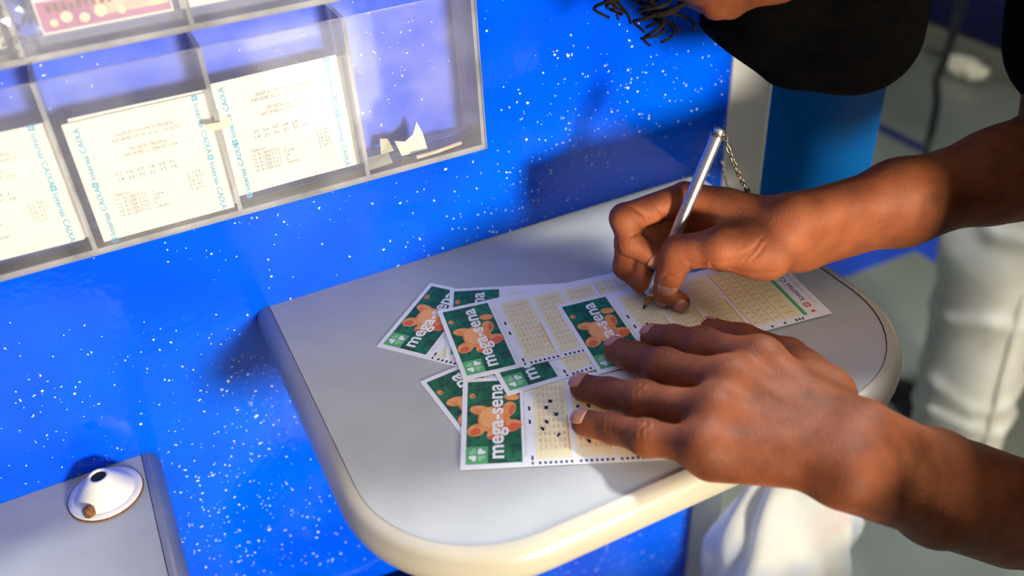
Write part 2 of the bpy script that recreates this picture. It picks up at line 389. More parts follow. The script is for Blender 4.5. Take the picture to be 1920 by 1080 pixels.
box('bottom_rail', (-.0755, .079, -.006, .006, -.014, .006), WHITE, bp, .001)
tag(bp, 'translucent blue plastic screen beside the white edge profile', 'panel')
bm = bmesh.new()
for x0, x1, y0, y1 in ((-.5, 1.805 + .11, .85, .96), (1.805, 1.915, -1.5, .85)): add_box(bm, x0, x1, y0, y1, FZ, FZ + .002)
tag(link('floor_stripe', bm_mesh('floor_stripe', bm), FBLUE), 'bright blue L-shaped band painted on the grey floor', 'floor marking')
tag(box('floor_tape', (2.245, 2.285, 1.26, 3.2, FZ, FZ + .002), FNAVY), 'thin navy line across the floor beyond the screen', 'floor marking')

# ------------------------------------------------------------------ shelves
def outline(x0, x1, yb, yf, rl, rr, n=16):       # from back-left, down the left side, round to back-right
    p = [(x0, yb)]
    p += [(x0 + rl - rl * math.cos(a), yf + rl - rl * math.sin(a)) for a in np.linspace(0, math.pi / 2, n)]
    p += [(x1 - rr + rr * math.sin(a), yf + rr - rr * math.cos(a)) for a in np.linspace(0, math.pi / 2, n)]
    p += [(x1, yb)]
    return p
def shelf(name, label, x0, x1, yb, yf, rl, rr, loc, th=.026):
    root = empty(name, loc); tag(root, label, 'shelf')
    O = outline(x0, x1, yb, yf, rl, rr)
    bm = bmesh.new(); top = [bm.verts.new((x, y, 0)) for x, y in O]; bot = [bm.verts.new((x, y, -th)) for x, y in O]
    bm.faces.new(top); bm.faces.new(bot[::-1])
    for i in range(len(O)): bm.faces.new((top[i], bot[i], bot[(i + 1) % len(O)], top[(i + 1) % len(O)]))
    bmesh.ops.recalc_face_normals(bm, faces=bm.faces)
    link('laminate_top', bm_mesh('laminate_top', bm), LAMI, root)
    # half-round edge band
    bm = bmesh.new(); rings = []; pts = [Vector((x, y, 0)) for x, y in O]
    prof = [(.0006, .0006)] + [(.0006 + .0115 * math.sin(a) ** .8, -th / 2 + (th / 2 + .0008) * math.cos(a)) for a in np.linspace(.0, math.pi, 13)[1:-1]] + [(.0006, -th - .0006)]
    for i, p in enumerate(pts):
        t = (pts[min(i + 1, len(pts) - 1)] - pts[max(i - 1, 0)]).normalized(); nrm = Vector((t.y, -t.x, 0)); nrm = -nrm if nrm.dot(p - Vector(((x0 + x1) / 2, (yb + yf) / 2, 0))) < 0 else nrm
        rings.append([bm.verts.new(p + nrm * a + Vector((0, 0, b))) for a, b in prof])
    for A, B in zip(rings, rings[1:]):
        for k in range(len(prof) - 1): bm.faces.new((A[k], B[k], B[k + 1], A[k + 1]))
    for r in (rings[0], rings[-1]): bm.faces.new(r)
    bmesh.ops.recalc_face_normals(bm, faces=bm.faces)
    link('edge_band', bm_mesh('edge_band', bm), BUMP, root, True)
    return root
shelf('writing_shelf', 'grey laminate writing shelf with rounded cream edge under the tickets', 0, .3838, -.0003, -.2885, .082, .088, (0, 0, 0))
shelf('wall_shelf', 'lower grey laminate shelf with white cone fitting, at the left', -.40, 0, -.0003, -.285, .08, .08, (-.1222, 0, -.098))

# cone fitting bolted on the lower shelf
cr = empty('cone_fitting', (-.1512, -.0293, -.0979)); tag(cr, 'worn white enamel cone fitting with rusty rim and bolt', 'fitting')
link('flange', lathe_mesh('flange', [(0, 0), (.0258, 0), (.0268, .0006), (.0262, .0016), (.0225, .0024), (.0205, .0026), (0, .0026)], 40), CONEW, cr, True)
link('rust_rim', lathe_mesh('rust_rim', [(.0262, .0001), (.0272, .0004), (.0270, .0012), (.0259, .0015), (.0259, .0001)], 40), RUST, cr, True)
link('cone', lathe_mesh('cone', [(.0215, .0026), (.0200, .0046), (.0165, .0092), (.0122, .0146), (.0088, .0182), (.0074, .0196), (.0060, .0198), (.0053, .0188), (.0053, .014)], 36), CONEW, cr, True)
link('hole_shade_disc', lathe_mesh('hole_shade_disc', [(0, .0178), (.0056, .0178), (.0056, .0182), (0, .0182)], 24), DARK, cr)  # black disc closing the bore, its colour standing in for the shade inside
rb = link('bolt', lathe_mesh('bolt', [(0, .0075), (.0022, .0072), (.0038, .0055), (.0040, .0034), (.0046, .002), (.0046, 0), (0, 0)], 16), RUST, cr, True)
rb.location = (-.0120, -.0165, .0018)

# ------------------------------------------------------------------ acrylic pocket holders
def sheet_box(name, b, parent, m=None):
    bm = bmesh.new(); add_box(bm, *b); me = bm_mesh(name, bm)
    me.materials.append(m or ACRY); me.materials.append(ACED)
    dims = [b[1] - b[0], b[3] - b[2], b[5] - b[4]]; thin = dims.index(min(dims))
    for p in me.polygons:
        ax = max(range(3), key=lambda a: abs(p.normal[a])); p.material_index = 0 if ax == thin else 1
    return link(name, me, None, parent)
HX = [-.3665, -.2770, -.1875, -.0980, -.0065, .0822, .1715]
def holder(name, label, z0, z1, xs, d=.038, t=.0028, lip=None):
    root = empty(name, ((xs[0] + xs[-1]) / 2, 0, z0)); tag(root, label, 'holder')
    cx = (xs[0] + xs[-1]) / 2; H = z1 - z0
    sheet_box('back_plate', (xs[0] - cx, xs[-1] - cx, -.0026, -.0004, .0002, H + (lip or 0)), root)
    sheet_box('front_plate', (xs[0] - cx, xs[-1] - cx, -d - t, -d, 0, H), root)
    sheet_box('bottom_plate', (xs[0] - cx, xs[-1] - cx, -d, -.0026, .0, t), root)
    for x in xs:
        x_ = min(max(x, xs[0] + t / 2), xs[-1] - t / 2)
        sheet_box('divider', (x_ - cx - t / 2, x_ - cx + t / 2, -d + .0001, -.0027, t + .0001, H - .001), root)
    return root
holder('leaflet_holder', 'clear acrylic wall holder with pockets full of printed receipts', .1035, .2175, HX, lip=.0)
holder('leaflet_holder', 'upper clear acrylic wall holder with purple striped packs', .2285, .335, HX[:5] + [.0822])

# text
def text_mesh(name, body, size, align='CENTER', bold=0.0, res=2, space=1.0):
    cu = bpy.data.curves.new(name, 'FONT'); cu.body = body; cu.size = size; cu.align_x = align; cu.align_y = 'CENTER'
    cu.resolution_u = res; cu.offset = bold; cu.space_character = space; cu.fill_mode = 'FRONT'
    o = bpy.data.objects.new(name, cu); COL.objects.link(o)
    dg = bpy.context.evaluated_depsgraph_get(); dg.update()
    me = bpy.data.meshes.new_from_object(o.evaluated_get(dg)); bpy.data.objects.remove(o); bpy.data.curves.remove(cu)
    me.name = name; me.materials.clear(); return me
def fit_text(name, body, length, height=None, bold=0.0, res=2):
    # text scaled to an exact length (x) and glyph height (y), centred
    me = text_mesh(name, body, 1.0, bold=bold, res=res)
    co = np.array([v.co[:] for v in me.vertices]); lo, hi = co.min(0), co.max(0)
    s = length / (hi[0] - lo[0]); sy = s if height is None else height / (hi[1] - lo[1])
    for v in me.vertices: v.co = ((v.co.x - (lo[0] + hi[0]) / 2) * s, (v.co.y - (lo[1] + hi[1]) / 2) * sy, 0)
    return me
def place_flat(me, name, m, parent, u, v, z, rot=0.0):
    o = link(name, me, m, parent); o.location = (u, v, z); o.rotation_euler = (0, 0, rot); return o

# receipts: local x = width, y = height of the sheet, z = towards the viewer
CY_ME = fit_text('brand_lettering', 'loterias CAIXA', .034, .0036, bold=.012)
def rtext(lines, w, h):
    me = text_mesh('r', '\n'.join(lines), 1.0, align='LEFT', res=1)
    co = np.array([v.co[:] for v in me.vertices]); lo, hi = co.min(0), co.max(0)
    for v in me.vertices: v.co = ((v.co.x - lo[0]) / (hi[0] - lo[0]) * w, (v.co.y - lo[1]) / (hi[1] - lo[1]) * h, 0)
    return me
R_HEAD = fit_text('r_head', 'CAIXA ECONOMICA FEDERAL\nINFORMES NO MODULO 14 DE 07', .040, .0060, res=1)
R_MID = fit_text('r_mid', 'RECEITAS FEDERAL\nINFORMES LOTERICA  1234', .032, .0058, res=1)
R_NUM = fit_text('r_num', '01  06  07  08  24  31\n14  26  30  31  37  38', .036, .0062, res=1)
R_TAB = rtext(['TERNO', '01 ACERTOS   1', '02 ACERTOS   1234', '03 ACERTOS   24', '04 ACERTOS   2', '05 ACERTOS   14680'], .030, .0160)
R_SUM = rtext(['2.134', '20.451', '24.12', '20.45', '1.212'], .010, .0130)
def clover_mesh(name, r, which=(0, 1, 2, 3)):
    bm = bmesh.new()
    for q in which:
        a0 = math.pi / 4 + q * math.pi / 2; c = Vector((math.cos(a0), math.sin(a0), 0)) * r * .58; s = Vector((-c.y, c.x, 0)).normalized()
        pts = []
        for t in np.linspace(0, 2 * math.pi, 14, endpoint=False):
            x = 16 * math.sin(t) ** 3; y = 13 * math.cos(t) - 5 * math.cos(2 * t) - 2 * math.cos(3 * t) - math.cos(4 * t)
            pts.append(bm.verts.new(c + (s * x + c.normalized() * y) * (r * .47 / 16)))
        bm.faces.new(pts)
    return bm_mesh(name, bm)
LOGO_ME = clover_mesh('brand_emblem', .0024)
def receipt(label, x, y, z, tilt, w=.083, h=.080, dense=True, text=True, thick=.00025):
    root = empty('receipt', (x, y, z)); root.rotation_euler = (math.pi / 2 - tilt[0], tilt[1], 0)
    tag(root, label, 'receipt', 'receipts in the acrylic holder')
    bm = bmesh.new(); bmesh.ops.create_grid(bm, x_segments=8, y_segments=8, size=.5)
    for v in bm.verts:
        v.co = Vector((v.co.x * w, (v.co.y + .5) * h, .0006 * math.sin(v.co.x * 5 + z * 50) * .3))
    ret = bmesh.ops.extrude_face_region(bm, geom=bm.faces[:])
    for v in [g for g in ret['geom'] if isinstance(g, bmesh.types.BMVert)]: v.co.z -= thick
    bmesh.ops.recalc_face_normals(bm, faces=bm.faces)
    link('paper', bm_mesh('receipt_paper', bm), RPAPER, root)
    if not text: return root
    zz = .0004
    for sx, rot in ((-1, math.pi / 2), (1, -math.pi / 2)):
        u = sx * (w / 2 - .0065)
        for v0 in ((h * .25, h * .74) if sx < 0 else (h * .22, h * .72)):
            place_flat(CY_ME, 'brand_lettering', CYAN, root, u, v0, zz, rot)
            place_flat(LOGO_ME, 'brand_emblem', CYAN, root, u, v0 - sx * -1 * .0205 * (1 if sx < 0 else 1) * (1 if sx > 0 else 1), zz)
    if dense:
        place_flat(R_HEAD, 'print_lines', GREYT, root, .002, h * .81, zz)
        place_flat(R_MID, 'print_lines', GREYT, root, .002, h * .68, zz)
        place_flat(R_NUM, 'print_lines', GREYT, root, -.004, h * .50, zz)
        place_flat(R_TAB, 'print_lines', GREYT, root, -.027, h * .17, zz)
        place_flat(R_SUM, 'print_lines', GREYT, root, .018, h * .24, zz)
    return root
zr = .1064
receipt('printed receipt filling the acrylic pocket second from the left', -.0505, -.0318, zr, (.03, .0))
receipt('blank receipt edge peeking up behind the printed receipt in the second pocket', -.0470, -.0300, zr + .0016, (.03, .008), text=False)
receipt('printed receipt in the third pocket, left of the empty pocket', .0375, -.0258, zr + .004, (.05, -.012), w=.0825, h=.078)
receipt('receipt behind the printed one in the third pocket', .0402, -.0238, zr + .003, (.05, .004), w=.0825, h=.0775, text=False)
receipt('rearmost receipt in the third pocket', .0392, -.0218, zr + .0022, (.05, .0), w=.0825, h=.0772, text=False)
receipt('creased receipt cut by the left picture edge', -.1435, -.0316, zr + .006, (.03, .012), w=.083, h=.078)
receipt('receipt behind the creased one with its corner showing', -.1400, -.0290, zr + .005, (.03, .0), w=.0825, h=.078)

# scraps in the empty pocket
def poly_plate(name, pts, th, m, label, cat, fold=0.0):
    bm = bmesh.new(); f = bm.faces.new([bm.verts.new(p) for p in pts])
    bmesh.ops.recalc_face_normals(bm, faces=bm.faces)
    r = bmesh.ops.extrude_face_region(bm, geom=[f])
    for v in [g for g in r['geom'] if isinstance(g, bmesh.types.BMVert)]: v.co += Vector((0, th, th * .3))
    bmesh.ops.recalc_face_normals(bm, faces=bm.faces)
    return tag(link(name, bm_mesh(name, bm), m), label, cat)
SCR = noise_tint(mat('torn_paper', (.80, .78, .66), .7), (.76, .74, .60), (.84, .83, .72), 60)
SCR2 = noise_tint(mat('old_paper', (.62, .60, .44), .7), (.55, .54, .40), (.68, .66, .50), 60)
zf = .1066
poly_plate('paper_scrap', [(.1085, -.024, zf + .0125), (.112, -.025, zf + .0005), (.131, -.027, zf + .0015), (.1305, -.022, zf + .0125), (.128, -.019, zf + .0205), (.1235, -.021, zf + .0125), (.1165, -.023, zf + .0095)], .0006, SCR, 'torn cream paper scrap standing in the empty acrylic pocket', 'paper scrap')
poly_plate('paper_scrap', [(.0850, -.033, zf + .0005), (.1030, -.031, zf + .0005), (.1045, -.018, zf + .002), (.087, -.016, zf + .001)], .0006, SCR2, 'flat yellowish paper scrap at the left of the empty pocket', 'paper scrap')
poly_plate('paper_scrap', [(.0990, -.018, zf + .002), (.1085, -.019, zf + .003), (.1075, -.012, zf + .0095), (.1015, -.012, zf + .011)], .0006, SCR2, 'small folded paper scrap leaning beside the cream one', 'paper scrap')
link_ = tube_mesh('wood_stick', [(.1195, -.0345, zf + .0016), (.135, -.034, zf + .0016), (.1555, -.031, zf + .0018)], .0014, 8)
tag(link('wood_stick', link_, noise_tint(mat('pale_wood', (.62, .54, .42), .7), (.56, .48, .36), (.68, .60, .48), 80)), 'short pale wooden stick lying in the empty acrylic pocket', 'stick')
poly_plate('tape_piece', [(-.0145, -.0412, .1685), (-.0085, -.0412, .1662), (.0005, -.0412, .1672), (.0012, -.0412, .1722), (-.003, -.0412, .1712), (-.0065, -.0412, .1705), (-.013, -.0412, .1712)], -.0003, noise_tint(mat('beige_tape', (.80, .66, .48), .6), (.78, .64, .46), (.83, .70, .53), 60), 'torn beige tape stuck on the acrylic divider', 'tape')

# packs in the upper holder
def pack(label, x0, x1, z0, z1, y, design):
    root = empty('ticket_pack', ((x0 + x1) / 2, y, z0)); tag(root, label, 'ticket pack'); w = (x1 - x0) / 2; h = z1 - z0
    if design == 'purple':
        PU = noise_tint(mat('purple_print', (.42, .09, .30), .5), (.36, .07, .27), (.50, .13, .34), 70)
        PK = noise_tint(mat('pink_gold_print', (.75, .45, .38), .5), (.60, .26, .36), (.90, .74, .50), 60, detail=4)
        box('card', (-w, w, 0, .006, 0, h), PAPER, root)
        box('purple_band', (-w + .001, w - .001, -.0002, 0, .0015, .018), PU, root)
        box('gold_print', (-w + .030, w - .002, -.0004, -.0002, .0055, .0175), PK, root)
        for i, (u, v, r) in enumerate(((-.028, .004, .0022), (-.021, .006, .0032), (-.012, .004, .0028), (-.003, .006, .0035), (.008, .0045, .0025))):
            o = link('print_flower', lathe_mesh('print_flower', [(0, 0), (r, 0)], 10), mat('cream_print_%d' % i, (.84, .74, .58), .6), root); o.location = (u, -.0005, v + .002); o.rotation_euler = (math.pi / 2, 0, 0)
        BR = mat('brown_print', (.16, .05, .03), .5); rp = random.Random(5)
        for i in range(9):          # worn, unreadable brown lettering
            u = -.030 + i * .0040; hh = rp.uniform(.0030, .0050); box('print_stroke', (u, u + rp.uniform(.0018, .0030), -.0006, -.0004, .0118, .0118 + hh), BR, root)
    else:
        box('card', (-w, w, 0, .004, 0, h), PAPER, root)
        if design == 'green': box('green_band', (-w + .014, w - .004, -.0002, 0, .003, .007), GRNP, root)
        else: box('orange_band', (w - .010, w - .002, -.0002, 0, .012, h - .02), ORA, root)
    box('film_wrap', (-w - .003, w + .003, -.0022, -.0010, -.005, h), FILM, root)
    return root
pack('purple and gold printed ticket pack wrapped in clear film', -.0845, -.0135, .2385, .330, -.030, 'purple')
pack('white pack with a green strip beside the purple pack', -.0095, .068, .2385, .330, -.030, 'green')
pack('white card with an orange block at the left picture edge', -.1580, -.1045, .2330, .300, -.020, 'orange')
# crumpled cellophane
def crumple(name, c, s, m, label, cat, seed, sub=4, amp=.35):
    bm = bmesh.new(); bmesh.ops.create_icosphere(bm, subdivisions=sub, radius=1); rnd = np.random.RandomState(seed)
    dirs = rnd.normal(size=(26, 3)); dirs /= np.linalg.norm(dirs, axis=1)[:, None]; am = rnd.uniform(.3, 1, 26)
    for v in bm.verts:
        p = np.array(v.co); q = np.abs(dirs @ p); k = 1 - amp * float((am * np.exp(-(q / .10) ** 2)).max()) + rnd.normal() * .02
        v.co = Vector((p[0] * s[0] * k, p[1] * s[1] * k, p[2] * s[2] * k)) + Vector(c)
    return tag(link(name, bm_mesh(name, bm), m), label, cat)
crumple('cellophane', (-.105, -.036, .2545), (.020, .010, .018), FILM, 'crumpled clear cellophane in the top left corner', 'cellophane', 3, 3)
crumple('cellophane', (-.0955, -.037, .2355), (.007, .005, .010), FILM, 'small twist of cellophane on the divider top', 'cellophane', 5, 3)

# ------------------------------------------------------------------ lottery tickets (mm print layout on a 178 x 82 mm slip)
TL_, TW_ = .178, .082
def quads_mesh(name, rects):
    bm = bmesh.new()
    for x0, x1, y0, y1 in rects:
        bm.faces.new([bm.verts.new((x * .001, y * .001, 0)) for x, y in ((x0, y0), (x1, y0), (x1, y1), (x0, y1))])
    return bm_mesh(name, bm)
def blob(bm, cx, cy, rx, ry, rot=0, n=22, wob=0):
    pts = []
    for t in np.linspace(0, 2 * math.pi, n, endpoint=False):
        k = 1 + wob * math.sin(2 * t + .6); x, y = rx * k * math.cos(t), ry * k * math.sin(t)
        pts.append(bm.verts.new(((cx + x * math.cos(rot) - y * math.sin(rot)) * .001, (cy + x * math.sin(rot) + y * math.cos(rot)) * .001, 0)))
    bm.faces.new(pts)
def blobs(name, L):
    bm = bmesh.new()
    for a in L: blob(bm, *a)
    return bm_mesh(name, bm)
T_ME = {}
bm = bmesh.new(); add_box(bm, 0, TL_, 0, TW_, -.00012, 0); T_ME['paper'] = bm_mesh('ticket_paper', bm)
T_ME['cover'] = quads_mesh('cover_panel', [(3.3, 37.6, 4.0, 78.5)])
T_ME['corner'] = quads_mesh('cover_corner', [(3.3, 16.6, 4.0, 18.6)])
COINS = [(30.0, 50.5, 4.6, 7.2, -.25), (31.0, 35.5, 7.4, 5.4, .2), (9.6, 33.0, 6.4, 5.2, .7), (21.5, 28.2, 5.6, 4.6, .1), (12.2, 50.6, 7.4, 4.4, -.3), (20.6, 41.6, 10.2, 12.4, .25), (32.2, 62.0, 5.0, 3.4, -.2), (6.6, 64.5, 1.9, 2.4)]
SHADES = [(33.0, 34.4, 4.6, 3.4, .2), (8.8, 31.4, 3.6, 3.0, .7), (20.0, 25.8, 3.4, 1.8, .1), (32.0, 50.0, 1.7, 4.6, -.25), (7.1, 64.0, 1.1, 1.5), (27.2, 36.0, 1.3, 6.0, .45)]
for k, a in enumerate(COINS): T_ME['coin%d' % k] = blobs('coin_print', [a])
for k, a in enumerate(SHADES): T_ME['shade%d' % k] = blobs('coin_shade', [a])
T_ME['coin_face'] = blobs('coin_face', [(19.0, 43.2, 7.4, 9.6, .25)])
for q in range(4): T_ME['clover%d' % q] = clover_mesh('clover_leaf', .0060, (q,))
T_ME['title'] = fit_text('title_lettering', 'mega-sena', .0675, .0105, bold=.022, res=3)
T_ME['yellow'] = quads_mesh('number_panel', [(0, 22, 0, 68.5)])
nums = '\n'.join('  '.join('%02d' % (r * 6 + c + 1) for c in range(6)) for r in range(10))
me = text_mesh('numbers', nums, 1.0, res=1)
co = np.array([v.co[:] for v in me.vertices]); lo, hi = co.min(0), co.max(0)
for v in me.vertices: v.co = (.0165 * (v.co.x - lo[0]) / (hi[0] - lo[0]), .057 * (v.co.y - lo[1]) / (hi[1] - lo[1]), 0)
T_ME['numbers'] = me
marks = [(42.5, 43.9, 48.2, 52.0), (42.5, 43.9, 36.0, 39.8), (43.0, 44.3, 5.0, 8.6), (43.0, 44.3, 1.5, 3.6)]
for g in range(3):
    for i in range(7): u = 47.4 + g * 24.6 + i * 3.18; marks.append((u, u + 1.5, 1.4, 3.5))
for u in (121, 131, 141, 150, 152.6, 155.2): marks.append((u, u + 1.5, 1.2, 3.6))
T_ME['marks'] = quads_mesh('timing_marks', marks)
T_ME['orange_line'] = quads_mesh('orange_line', [(20.4, 21.2, 6.4, 36.4)])
WIDE = [(120.5, 127, 7, 75), (128.6, 135, 7, 75), (136.6, 143, 7, 75), (144.6, 157, 7, 75)]
for k, a in enumerate(WIDE): T_ME['wide%d' % k] = quads_mesh('stripe_panel', [a])
T_ME['red_lines'] = quads_mesh('red_lines', [(119.6, 120.2, 6, 76), (127.6, 128.1, 6, 76), (135.6, 136.1, 6, 76), (143.6, 144.1, 6, 76)] + [(122 + k * 8, 125.4 + k * 8, 10 + r * 6, 10.8 + r * 6) for k in range(3) for r in range(10)] + [(147, 154, 12 + r * 7, 12.7 + r * 7) for r in range(9)])
T_ME['green_bar'] = quads_mesh('green_bar', [(158.6, 161.6, 5, 77)])
T_ME['side'] = fit_text('side_lettering', 'PREENCHA O NUMERO DE APOSTAS E MARQUE COM CANETA AZUL OU PRETA', .062, .0014, res=1)
T_ME['brand'] = fit_text('brand', 'loterias CAIXA', .046, .0046, bold=.015)
T_ME['emblem'] = clover_mesh('emblem', .0034)
T_ME['red_square'] = quads_mesh('red_square', [(166, 169, 6, 8.6)])
T_ME['fine'] = fit_text('fine_lettering', 'APOSTE COM RESPONSABILIDADE', .050, .0012, res=1)
def ticket(label, bl, ang, z, full=True):
    root = empty('lottery_ticket', (bl[0], bl[1], z), math.radians(ang)); tag(root, label, 'ticket', 'lottery tickets spread on the writing shelf')
    e = .00004; H = math.pi / 2
    def P(key, name, m, u=0, v=0, lay=1, rot=0, par=root):
        o = link(name, T_ME[key], None, par); o.location = (u * .001, v * .001, e * lay); o.rotation_euler = (0, 0, rot)
        if not T_ME[key].materials: T_ME[key].materials.append(m)
        return o
    P('paper', 'paper', PAPER, lay=0)
    cov = P('cover', 'cover_panel', GRN)
    P('corner', 'corner_square', GRNL, lay=1, par=cov)
    for k in range(len(COINS)): P('coin%d' % k, 'coin_print', ORA, lay=1.6 + .12 * k, par=cov)
    for k in range(len(SHADES)): P('shade%d' % k, 'coin_shade', ORD, lay=3 + .12 * k, par=cov)
    P('coin_face', 'coin_face', ORL, lay=4, par=cov)
    for q in range(4): P('clover%d' % q, 'clover_leaf', GRNP if q % 2 else WHT, 10.0, 11.6, 3, 0, cov)
    P('title', 'title_lettering', WHT, 24.6, 41.5, 6, H, cov)
    P('side', 'side_lettering', GRNT, 40.0, 40, 1, H)
    for g in range(3):
        y = P('yellow', 'number_panel', YEL, 46 + g * 24.6, 5.6)
        P('numbers', 'numbers', PINK, 2.5, 7.5, 1, 0, y)['kind'] = 'stuff'; P('orange_line', 'orange_line', ORNL, lay=2, par=y)
    P('marks', 'timing_marks', INKB)['kind'] = 'stuff'
    if full:
        for k in range(len(WIDE)): P('wide%d' % k, 'stripe_panel', YEL)
        P('red_lines', 'red_lines', PINK, lay=2)['kind'] = 'stuff'; P('green_bar', 'green_bar', GRNL)
        P('brand', 'brand_lettering', VIOL, 167.6, 44, 1, H); P('emblem', 'brand_emblem', ORD, 167.4, 15.2, 1, 0); P('red_square', 'red_square', REDP)
        P('fine', 'fine_lettering', VIOL, 174.0, 40, 1, H)
    return root
tks = {}
tks[7] = ticket('ticket mostly hidden under the marked ticket, its left corner poking out', (.0738, -.2196), 4.0, .0003)
tks[1] = ticket('leftmost ticket, turned the most, its corner pointing away from the wall', (.0550, -.0875), -49.9, .0003)
tks[2] = ticket('rearmost ticket, only its upper strip showing near the wall', (.0924, -.1246), -25.4, .0006)
tks[6] = ticket('front ticket with blue pen marks, held by the flat hand', (.0596, -.2248), -25.1, .0007)
tks[5] = ticket('ticket whose green corner peeks out between the central and the marked ticket', (.1129, -.1807), -5.2, .0012)
tks[3] = ticket('central ticket showing the whole green cover, nothing marked', (.0938, -.1531), -10.0, .0016)
tks[4] = ticket('ticket being filled in, under the pen tip', (.1748, -.1926), -8.2, .0020)
# pen marks
def ink_marks(tk, pts):
    mw = tk.matrix_basis.inverted()
    for i, (px, py) in enumerate(pts):
        p = mw @ Vector(at(px, py, tk.location.z)); rnd = random.Random(i * 7 + int(px))
        bm = bmesh.new()
        for s in range(3):
            a = rnd.uniform(.7, 2.4); l = rnd.uniform(1.0, 1.9); w = rnd.uniform(.35, .65); ox, oy = rnd.uniform(-.35, .35), rnd.uniform(-.3, .3)
            d = Vector((math.cos(a), math.sin(a), 0)); n = Vector((-d.y, d.x, 0)); c = Vector((ox, oy, 0))
            bm.faces.new([bm.verts.new((c + d * l * e + n * w * f) * .001) for e, f in ((-1, -1), (1, -1), (1, 1), (-1, 1))])
        o = link('ink_mark', bm_mesh('ink_mark', bm), INK, tk); o.location = (p.x, p.y, .00022)
ink_marks(tks[6], [(1031.4, 752.6), (1024, 764.5), (1042.7, 777), (1025, 791), (1017, 804.6), (1047.4, 815.4), (1083.5, 762), (1103.8, 761), (1104.8, 827)])
ink_marks(tks[4], [(1214, 608), (1215, 619)])

# ------------------------------------------------------------------ pen with chain
pt = at(1206, 580, .0022); ptop = at(1351, 240, .125); pd = unit(ptop - pt); PLEN = float(np.linalg.norm(ptop - pt))
pen = empty('pen', tuple(pt)); pen.rotation_mode = 'QUATERNION'; pen.rotation_quaternion = Vector(pd).to_track_quat('Z', 'Y')
tag(pen, 'silver ballpoint pen with brass tip held over the ticket', 'pen')
link('ball_tip', lathe_mesh('ball_tip', [(0, 0), (.0006, .0006), (.0008, .0022), (.0013, .004)], 14), INKB, pen, True)
link('brass_cone', lathe_mesh('brass_cone', [(.0013, .0038), (.0021, .0052), (.0027, .0095), (.0029, .0130), (0, .0132)], 18), BRASS, pen, True)
link('barrel', lathe_mesh('barrel', [(0, .0122), (.0041, .0122), (.0044, .0128), (.0044, .0205), (.0041, .0210), (.0042, .045), (.0043, PLEN - .006), (.0040, PLEN - .004), (0, PLEN - .004)], 24), STEEL, pen, True)
link('end_cap', lathe_mesh('end_cap', [(.0037, PLEN - .004), (.0037, PLEN - .0012), (.0028, PLEN), (0, PLEN)], 20), STEEL, pen, True)
def ring_mesh(name, R, r, n=20, seg=8, sx=1.0):
    return tube_mesh(name, [(R * sx * math.cos(2 * math.pi * i / n), R * math.sin(2 * math.pi * i / n), 0) for i in range(n)], r, seg, closed=True)
for k in (.0048, .0062):
    o = link('wire_ring', ring_mesh('wire_ring', .0045, .0007), CHAINM, pen, True); o.location = (.0003, 0, PLEN - k); o.rotation_euler = (.10, .06, 0)
ch = empty('pen_chain', tuple(ptop)); tag(ch, 'thin metal chain hanging from the pen end behind the wrist', 'chain')
LINK = tube_mesh('link', [(.0021 * math.cos(a) * (1.35), .0013 * math.sin(a), 0) for a in np.linspace(0, 2 * math.pi, 14, endpoint=False)], .00068, 6, closed=True)
LINK.materials.append(CHAINM); LINK.polygons.foreach_set('use_smooth', [True] * len(LINK.polygons))
ck = [ptop - pd * .005 + unit(RC[:, 0]) * .0048, at_depth(1363, 272, .628), at_depth(1374, 300, .632), at_depth(1388, 332, .640), at_depth(1406, 364, .652), at_depth(1432, 400, .676), np.array([.372, -.075, .020]), np.array([.400, -.030, .006]), np.array([.415, -.004, .010])]
cpts = []
for i in range(len(ck) - 1):
    p0, p1, p2, p3 = ck[max(i - 1, 0)], ck[i], ck[i + 1], ck[min(i + 2, len(ck) - 1)]
    for t in np.linspace(0, 1, 10, endpoint=False):
        cpts.append(.5 * (2 * p1 + (p2 - p0) * t + (2 * p0 - 5 * p1 + 4 * p2 - p3) * t * t + (3 * p1 - p0 - 3 * p2 + p3) * t ** 3))
cpts = np.array(cpts); seg = np.linalg.norm(np.diff(cpts, axis=0), axis=1); cum = np.r_[0, np.cumsum(seg)]
nl = int(cum[-1] / .0041)
for i in range(nl):
    s = (i + .5) * .0041; p = np.array([np.interp(s, cum, cpts[:, a]) for a in range(3)]); q = np.array([np.interp(s + .002, cum, cpts[:, a]) for a in range(3)])
    o = bpy.data.objects.new('link', LINK); COL.objects.link(o); o.parent = ch
    o.location = Vector(p - ptop); rq = Vector(q - p).to_track_quat('X', 'Z'); o.rotation_mode = 'QUATERNION'
    o.rotation_quaternion = rq @ Matrix.Rotation(math.pi / 2 * (i % 2) + .5, 3, 'X').to_quaternion()

# ------------------------------------------------------------------ the writer
def finger(S, J, R, kin=.0035, kout=.0045, pads=None):
    S.group([(J[i], J[i + 1], R[i], R[i + 1]) for i in range(3)], kin, kout)
WRK = []       # (joint, axis, dorsal, strength) for wrinkles
NAILS = []     # (tip, dir, dorsal, radius, length)

